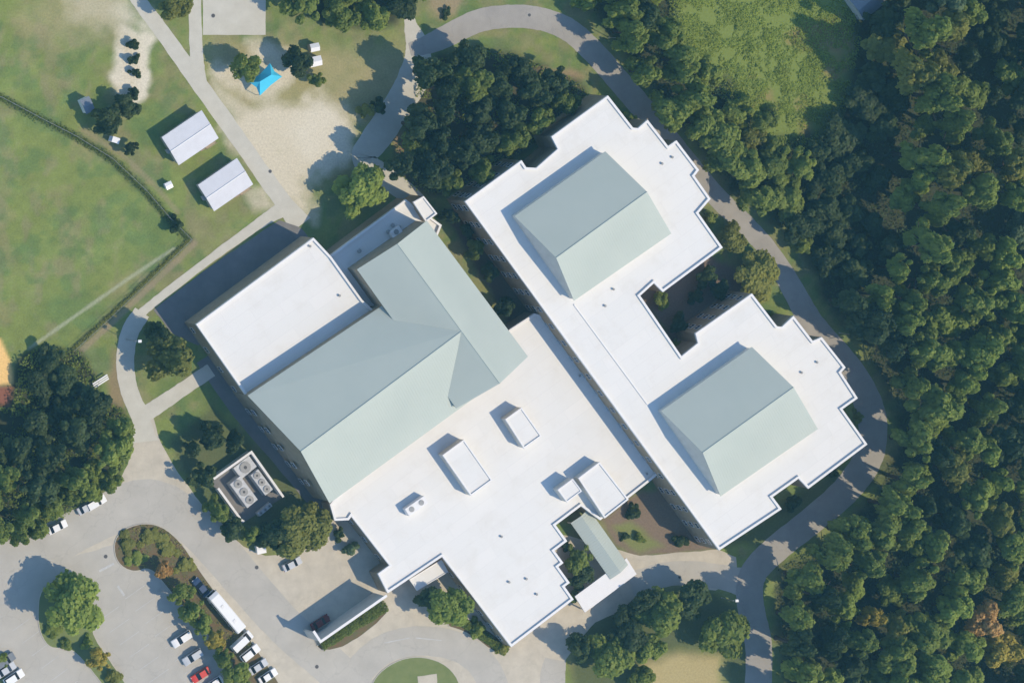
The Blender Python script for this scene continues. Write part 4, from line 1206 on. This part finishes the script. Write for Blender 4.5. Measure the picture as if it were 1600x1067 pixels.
for x, y, r in fill([(200, 690), (186, 735), (160, 762), (118, 786), (80, 814), (44, 838), (-10, 842), (-10, 800), (60, 770), (130, 730), (178, 680)], placed_w, 17, 24, 1200, .62):
    wood_tree(x, y, r, random.uniform(5, 6.5), 'mid', MARKS[17:23], 'trees of the western wood by the ball field')
placed_c = []
C_CROWN = [(668, 108), (705, 92), (735, 85), (790, 95), (840, 112), (895, 135), (905, 155), (860, 200), (790, 242), (735, 280), (690, 292), (650, 288), (622, 255), (640, 215), (665, 170)]
for x, y, r in [(735, 130, 30), (842, 190, 26), (800, 220, 26), (752, 262, 26), (700, 282, 24), (880, 160, 24), (650, 230, 24)]:
    placed_c.append((x, y, r))
    wood_tree(x, y, r, random.uniform(9, 12), 'mid', MARKS[23:29], 'trees of the grove north of the classrooms')
for x, y, r in fill(C_CROWN, placed_c, 24, 32, 2500, .66):
    wood_tree(x, y, r, random.uniform(13, 15.5) if x < 715 else random.uniform(9, 12), random.choices(['dark', 'mid', 'olive'], [.86, .09, .05])[0], MARKS[23:29], 'trees of the grove north of the classrooms')  # dark fill leaves carry the shade inside the grove
placed_n = []
for x, y, r in fill([(440, -30), (660, -30), (640, 5), (610, 28), (560, 32), (500, 15), (455, 8)], placed_n, 26, 34, 1500, .68):
    wood_tree(x, y, r, random.uniform(7, 10), random.choices(['dark', 'mid'], [.4, .6])[0], MARKS[29:32], 'trees of the thicket at the top edge')

# undergrowth of the meadow and the wood floors: nobody could count it
def scatter(name, poly, n, hmax, kind, size_, clump=26, thr=.42):
    xs = [p[0] for p in poly]; ys = [p[1] for p in poly]
    x = rng.uniform(min(xs), max(xs), n); y = rng.uniform(min(ys), max(ys), n)
    ins = np.zeros(n, bool)
    for i in range(len(poly)):
        x0, y0 = poly[i]; x1, y1 = poly[(i + 1) % len(poly)]
        ins ^= ((y0 > y) != (y1 > y)) & (x < (x1 - x0) * (y - y0) / (y1 - y0 + 1e-9) + x0)
    f = fbm(x / clump, y / clump, 77, 4)
    keep = ins & (f > thr)
    x, y, f = x[keep], y[keep], f[keep]
    z = np.clip((f - thr) / .25, 0.05, 1) * hmax * rng.uniform(.5, 1, len(x))
    C = Pn(x, y, 0.0); C[:, 2] = z
    N = rng.normal(size=C.shape) * .6 + np.array([0, 0, 1.0])
    me = quads_mesh(name, C, N, rng.uniform(size_ * .5, size_ * 1.2, len(x)), np.clip(f * .7 + rng.uniform(0, .5, len(x)), 0, 1), LEAF[kind])
    return tag(link(name, me), kind='stuff')
MEADOW = [(1045, -40), (1320, -40), (1345, 60), (1320, 170), (1290, 225), (1230, 240), (1150, 170), (1075, 120), (1045, 60)]
scatter('meadow_growth', MEADOW, 52000, .7, 'bright', .17, 17, .44)
scatter('meadow_growth', MEADOW, 16000, 1.3, 'mid', .22, 24, .52)
scatter('wood_undergrowth', EAST, 120000, 2.4, 'dark', .26, 20, .34)
scatter('wood_undergrowth', WEST, 14000, 2.2, 'mid', .3, 20, .34)
scatter('wood_undergrowth', CLUMP, 11000, 1.6, 'mid', .28, 20, .40)
scatter('bed_planting', [(180, 852), (192, 830), (222, 819), (252, 823), (282, 848), (318, 905), (400, 1015), (345, 1010), (262, 915), (235, 882), (208, 892)], 5000, .6, 'olive', .16, 12, .3)
def grass_line(line, n, w, h, kind):
    xs = []; ys = []
    seg = [math.hypot(b[0] - a[0], b[1] - a[1]) for a, b in zip(line[:-1], line[1:])]
    for (a, b), L in zip(zip(line[:-1], line[1:]), seg):
        k = int(n * L / sum(seg)); t = rng.uniform(0, 1, k); o = rng.normal(0, w, k)
        nx_, ny_ = -(b[1] - a[1]) / L, (b[0] - a[0]) / L
        xs.append(a[0] + t * (b[0] - a[0]) + o * nx_); ys.append(a[1] + t * (b[1] - a[1]) + o * ny_)
    x = np.concatenate(xs); y = np.concatenate(ys)
    C = Pn(x, y, 0.0); C[:, 2] = rng.uniform(.05, h, len(x))
    N = rng.normal(size=C.shape) * .5 + np.array([0, 0, 1.2])
    me = quads_mesh('rank_grass', C, N, rng.uniform(.08, .2, len(x)), rng.uniform(0, .7, len(x)), LEAF[kind])
    return tag(link('rank_grass', me), kind='stuff')
grass_line(FA, 3600, 3.4, .5, 'mid')
grass_line(FB, 1800, 2.0, .5, 'olive')

# ------------------------------------------------------------------ fence of the ball field
def fence(line, label):
    o = P(*line[0], 0)
    r = empty('chain_link_fence', o); tag(r, label, 'fence')
    pts = [P(*q, 0) - o for q in line]
    wires = MB(); rail = MB()
    for a, b in zip(pts[:-1], pts[1:]):
        L = (b - a).length; k = max(1, round(L / 3.0)); t = (b - a).normalized()
        for i in range(k):
            p = a.lerp(b, i / k)
            MB().tube((p.x, p.y, 0), (p.x, p.y, 1.85), .045, n=6).build('post', M['steel'], r)
        rail.tube(a + Vector((0, 0, 1.8)), b + Vector((0, 0, 1.8)), .035, n=5)
        n = int(L / .3)
        for i in range(n):
            for s in (0, 1):
                p = a + t * (i * .3 + (0 if s else .3)); q = a + t * (i * .3 + (.3 if s else 0))
                for z in (0.05, .6, 1.2):
                    A = p + Vector((0, 0, z)); B = q + Vector((0, 0, z + .55)); w = Vector((0, 0, .018))
                    wires.add([A, A + w, B + w, B], [[0, 1, 2, 3]])
    rail.build('top_rail', M['steel'], r)
    w = wires.build('wire_mesh', M['steel'], r); w['kind'] = 'stuff'
fence(FA, 'chain link fence curving between the ball field and the sheds')
fence(FB, 'chain link fence running straight along the service lane side of the ball field')

# ------------------------------------------------------------------ lamps, manholes, bleacher
def street_lamp(px, py, label, first=[None]):
    h = 7.0
    p = P(px, py, h)
    if first[0] is None:
        r = empty('street_lamp', (0, 0, 0))
        MB().tube((0, 0, 0), (0, 0, .5), .14, .14, 8).build('base', M['kerb'], r)
        MB().tube((0, 0, .5), (0, 0, h - .1), .085, .055, 8).build('pole', M['steel'], r)
        MB().tube((0, 0, h - .15), (.7, 0, h), .035, .035, 6).build('arm', M['steel'], r)
        hd = MB().box(.45, 1.25, -.3, .3, h - .02, h + .18, bev=.06).build('lamp_head', M['white_paint'], r)
        MB().box(.6, 1.15, -.2, .2, h - .06, h - .025).build('lens', M['lamp_glass'], hd)
        first[0] = r
    else:
        r = copy_tree(first[0])
    r.location = (p.x - .8, p.y, 0)
    tag(r, label, 'street lamp', 'street lamps along the loop road')
street_lamp(975, 60, 'street lamp on the loop road at the northern woods edge')
street_lamp(1141, 260, 'street lamp across the road from the stepped classroom corner')
street_lamp(1336, 523, 'street lamp by the road bend east of the southern classrooms')
street_lamp(1151, 938, 'street lamp where the side drive meets the loop road')
street_lamp(218, 533, 'street lamp in the tree shade beside the western path')

for x, y, s, lab in ((422, 268, .35, 'round manhole cover on the path edge by the sandy yard'), (165, 869, .4, 'round manhole cover on the parking drive'),
                  (401, 886, .4, 'round manhole cover on the paving of the service yard'), (495, 1041, .4, 'round manhole cover below the screen wall end'),
                  (333, 25, .4, 'round dark disc on the concrete slab'), (1062, 901, .35, 'round manhole cover on the side drive'), (827, 24, .35, 'round manhole cover on the northern curve of the loop road')):  # the one on the concrete slab is only a dark disc
    p = P(x, y, 0)
    r = empty('manhole_cover', (p.x, p.y, 0)); tag(r, lab, 'manhole cover')
    MB().tube((0, 0, .0), (0, 0, .062), s, n=16).build('lid', M['dark_steel'], r)
    MB().tube((0, 0, .0), (0, 0, .055), s * 1.2, n=16).build('frame', M['vent'], r)

def bleacher(px, py):
    r = empty('bleacher', P(px, py, .6), px_dir(px, py, 22, -14)); r.location.z = 0
    tag(r, 'small white bleacher on the grass at the edge of the western wood', 'bleacher')
    for i in range(3):
        MB().box(-1.9, 1.9, -.75 + i * .5, -.45 + i * .5, .35 + i * .3, .4 + i * .3).build('plank', M['white_paint'], r)
    for x in (-1.6, 0, 1.6):
        f = MB(); f.tube((x, -.6, 0), (x, -.6, .35), .03); f.tube((x, .4, 0), (x, .4, .95), .03); f.tube((x, -.6, .33), (x, .4, .93), .03)
        f.build('frame', M['steel'], r)
bleacher(157, 595)

# ------------------------------------------------------------------ vehicles
def loft(mb_, secs, m=0, cap=True):
    """secs: list of (x, [(y, z) ...]) rings with equal point counts"""
    n = len(secs[0][1]); vs = []; fs = []
    for x, ring in secs: vs += [(x, y, z) for y, z in ring]
    for i in range(len(secs) - 1):
        for j in range(n):
            k = (j + 1) % n
            fs.append([i * n + j, i * n + k, (i + 1) * n + k, (i + 1) * n + j])
    if cap: fs += [list(range(n)), list(range((len(secs) - 1) * n, len(secs) * n))]
    mb_.add(vs, fs, m)
def body_ring(w, z0, z1, b=.12):
    return [(-w + .06, z0), (w - .06, z0), (w, z0 + b * 2), (w, z1 - b), (w - b, z1), (-w + b, z1), (-w, z1 - b), (-w, z0 + b * 2)]
def wheel_mesh(R=.33, W=.22):
    o = MB(); o.tube((0, -W / 2, 0), (0, W / 2, 0), R, n=14); a = o.build('tyre', M['rubber']); me = a.data; bpy.data.objects.remove(a)
    o = MB(); o.tube((0, -W / 2 - .012, 0), (0, W / 2 + .012, 0), R * .6, n=10); a = o.build('rim', M['silver_paint']); me2 = a.data; bpy.data.objects.remove(a)
    return me, me2
TYRE, RIM = wheel_mesh(); TYRE2, RIM2 = wheel_mesh(.48, .3)
def add_wheels(r, xs, y, R, big=False):
    for x in xs:
        for s in (-1, 1):
            w = link('tyre', TYRE2 if big else TYRE, r); w.location = (x, s * y, R); w.name = 'wheel'
            q = link('rim', RIM2 if big else RIM, w)
PROFILE = {
    'sedan': (2.3, .88, [(-2.3, .45, .78), (-2.2, .30, .92), (-1.6, .25, .98), (0.9, .25, .95), (1.7, .25, .88), (2.2, .30, .74), (2.3, .42, .62)], [(-1.75, .95), (-1.1, 1.42), (.25, 1.45), (1.05, .95)]),
    'suv': (2.4, .94, [(-2.4, .5, 1.0), (-2.3, .38, 1.1), (-1.6, .34, 1.12), (.9, .34, 1.1), (1.7, .34, 1.05), (2.3, .38, .9), (2.4, .5, .75)], [(-2.25, 1.08), (-2.05, 1.72), (.2, 1.76), (1.0, 1.08)]),
    'van': (2.75, 1.0, [(-2.75, .45, 1.25), (-2.7, .36, 1.3), (-1.0, .34, 1.3), (1.2, .34, 1.25), (2.2, .34, 1.12), (2.65, .38, .95), (2.75, .5, .8)], [(-2.7, 1.26), (-2.62, 2.1), (1.1, 2.1), (2.0, 1.18)]),
}
def make_car(style, paint):
    hl, hw, prof, cab = PROFILE[style]
    r = empty('car' if style != 'van' else 'van')
    b = MB(); loft(b, [(x, body_ring(hw * (.9 if abs(x) > hl - .05 else 1), z0, z1)) for x, z0, z1 in prof])
    b.build('body', M[paint], r)
    (x0, z0), (x1, z1), (x2, z2), (x3, z3) = cab
    g = MB()
    wi = hw * .92; wt = hw * .74
    v = [(x0, -wi, z0), (x3, -wi, z3), (x3, wi, z3), (x0, wi, z0), (x1, -wt, z1), (x2, -wt, z2), (x2, wt, z2), (x1, wt, z1)]
    g.add(v, [[0, 1, 5, 4], [1, 2, 6, 5], [2, 3, 7, 6], [3, 0, 4, 7], [4, 5, 6, 7]])
    g.build('windows', M['glass'], r)
    p = MB(); e = .05
    p.box(x1 - e, x2 + e, -wt - .03, wt + .03, min(z1, z2) - .02, max(z1, z2) + .04, bev=.03)
    if style == 'van':
        for s in (-1, 1):
            p.add([(x0 - .01, s * wi * 1.012, z0), (.9, s * wi * 1.012, z0), (.75, s * (wt + .02), z1), (x1, s * (wt + .02), z1)], [[0, 1, 2, 3]])
    p.build('roof', M[paint], r)
    add_wheels(r, (-hl * .6, hl * .62), hw - .1, .33)
    for s in (-1, 1):
        MB().box(hl - .16, hl - .02, s * hw * .62 - .17, s * hw * .62 + .17, .6, .74).build('headlight', M['lamp_glass'], r)
        MB().box(-hl + .02, -hl + .12, s * hw * .68 - .13, s * hw * .68 + .13, .7, .88).build('tail_light', M['tail_glass'], r)
    return r
_proto = {}
def vehicle(style, paint, px, py, dx, dy, label, group='parked cars'):
    key = (style, paint)
    if key in _proto: r = copy_tree(_proto[key])
    else: r = make_car(style, paint); _proto[key] = r
    p = P(px, py, .9)
    r.location = (p.x, p.y, Z4); r.rotation_euler = (0, 0, px_dir(px, py, dx, dy))
    tag(r, label, 'car' if style != 'van' else 'van', group)
U = (26, -17)
vehicle('suv', 'white_paint', 284, 998, -26, 17, 'white car under the tree row, topmost on its lower left side')
vehicle('suv', 'silver_paint', 301, 1026, -26, 17, 'silver car under the tree row between the white and the red car')
vehicle('sedan', 'red_paint', 314, 1054, -26, 17, 'bright red car parked under the tree row')
vehicle('sedan', 'white_paint', 334, 1068, -26, 17, 'white car cut by the bottom edge next to the red car')
vehicle('sedan', 'blue_paint', 314, 917, -38, -48, 'dark blue car parked in front of the white bus')
vehicle('van', 'white_paint', 378, 1002, 30, -28, 'white van parked just behind the white bus')
vehicle('suv', 'white_paint', 391, 1020, 30, -24, 'white car parked directly beside the white van')
vehicle('sedan', 'silver_paint', 404, 1041, 30, -20, 'silver car third in line behind the white bus')
vehicle('sedan', 'white_paint', 419, 1056, 30, -20, 'white car last in line at the bottom edge behind the bus')
vehicle('sedan', 'silver_paint', 457, 881, 26, -14, 'silver car standing alone on the paving of the service yard')
vehicle('sedan', 'shaded_red_paint', 501, 972, 26, -16, 'red car, paint darkened for the deep shade of the screen wall')
vehicle('suv', 'grey_paint', 8, 1032, 26, -17, 'dark car at the left edge beside the green shrub')
vehicle('sedan', 'silver_paint', 10, 1046, 26, -17, 'silver car between the dark and the white car at the left edge')
vehicle('suv', 'white_paint', 22, 1058, 26, -17, 'white car lowest at the left edge of the picture')
vehicle('sedan', 'silver_paint', 136, 792, 24, -14, 'silver car half under the western wood beside the drive')
vehicle('suv', 'white_paint', 150, 785, 24, -14, 'white car half under the western wood beside the drive')
vehicle('sedan', 'white_paint', 90, 823, 24, -12, 'white car farthest left along the drive under the western wood')

def bus(px, py, dx, dy, label):
    r = empty('bus', P(px, py, 1.6), px_dir(px, py, dx, dy)); r.location.z = Z4; tag(r, label, 'bus')
    L, W, H = 10.6, 1.25, 2.95
    b = MB()
    loft(b, [(-L / 2, body_ring(W * .96, .5, H - .1, .2)), (-L / 2 + .15, body_ring(W, .42, H, .2)), (L / 2 - .9, body_ring(W, .42, H, .2)), (L / 2 - .15, body_ring(W, .42, H - .35, .2)), (L / 2, body_ring(W * .95, .5, 1.5, .2))])
    b.build('body', M['white_paint'], r)
    MB().add([(L / 2 + .02, -W * .85, 1.45), (L / 2 + .02, W * .85, 1.45), (L / 2 - .13, W * .85, H - .42), (L / 2 - .13, -W * .85, H - .42)], [[0, 1, 2, 3]]) if False else None
    g = MB(); g.add([(L / 2 + .03, -W * .84, 1.5), (L / 2 + .03, W * .84, 1.5), (L / 2 - .1, W * .84, H - .42), (L / 2 - .1, -W * .84, H - .42)], [[0, 1, 2, 3]])
    g.build('windscreen', M['glass'], r)
    for s in (-1, 1):
        for i in range(8):
            x = -L / 2 + .9 + i * 1.1
            MB().box(x - .45, x + .45, s * W - .02, s * W + .02, 1.6, 2.3).build('window', M['glass'], r)
    for x in (-2.6, 1.6):
        MB().box(x - .35, x + .35, -.35, .35, H, H + .08, bev=.03).build('roof_hatch', M['coping'], r)
    add_wheels(r, (-L * .3, L * .33), W - .14, .48, True)
    for s in (-1, 1):
        MB().box(L / 2 - .05, L / 2 + .02, s * .8 - .16, s * .8 + .16, .75, .95).build('headlight', M['lamp_glass'], r)
        MB().box(L / 2 - .3, L / 2 - .1, s * (W + .1) - .08, s * (W + .1) + .08, 1.7, 2.1).build('mirror', M['dark_steel'], r)
bus(352, 955, -50, -60, 'long white bus parked along the tree row')

def cart(px, py):
    r = empty('utility_cart', P(px, py, 1.2), px_dir(px, py, 18, 6)); r.location.z = 0
    tag(r, 'small white roofed cart beside the dark trees near the fence', 'cart')
    MB().box(-1.2, 1.2, -.6, .6, .35, .75, bev=.06).build('body', M['white_paint'], r)
    MB().box(-.9, .7, -.62, .62, 1.82, 1.9, bev=.03).build('roof', M['white_paint'], r)
    MB().box(-.5, -.05, -.5, .5, .75, .95, bev=.04).build('seat', M['dark_steel'], r)
    for x in (-.85, .65):
        for y in (-.55, .55):
            MB().tube((x, y, .7), (x, y, 1.82), .025).build('post', M['dark_steel'], r)
    for x in (-.8, .8):
        for s in (-1, 1):
            w = link('wheel', TYRE, r); w.location = (x, s * .55, .25); w.scale = (.75, .8, .75)
cart(180, 219)

# ------------------------------------------------------------------ the air between the camera and the ground
hz = MB(); hz.box(-1500, 1500, -1500, 1500, -1.0, campos.z + 60)
hm = bpy.data.materials.new('haze'); hm.use_nodes = True
hn = hm.node_tree; hn.nodes.clear()
pv = hn.nodes.new('ShaderNodeVolumePrincipled')
pv.inputs['Color'].default_value = (0.26, 0.72, 1.0, 1)
pv.inputs['Density'].default_value = 4.0e-5
pv.inputs['Anisotropy'].default_value = 0.0
ho = hn.nodes.new('ShaderNodeOutputMaterial')
hn.links.new(pv.outputs[0], ho.inputs['Volume'])
tag(hz.build('haze', hm), kind='stuff')
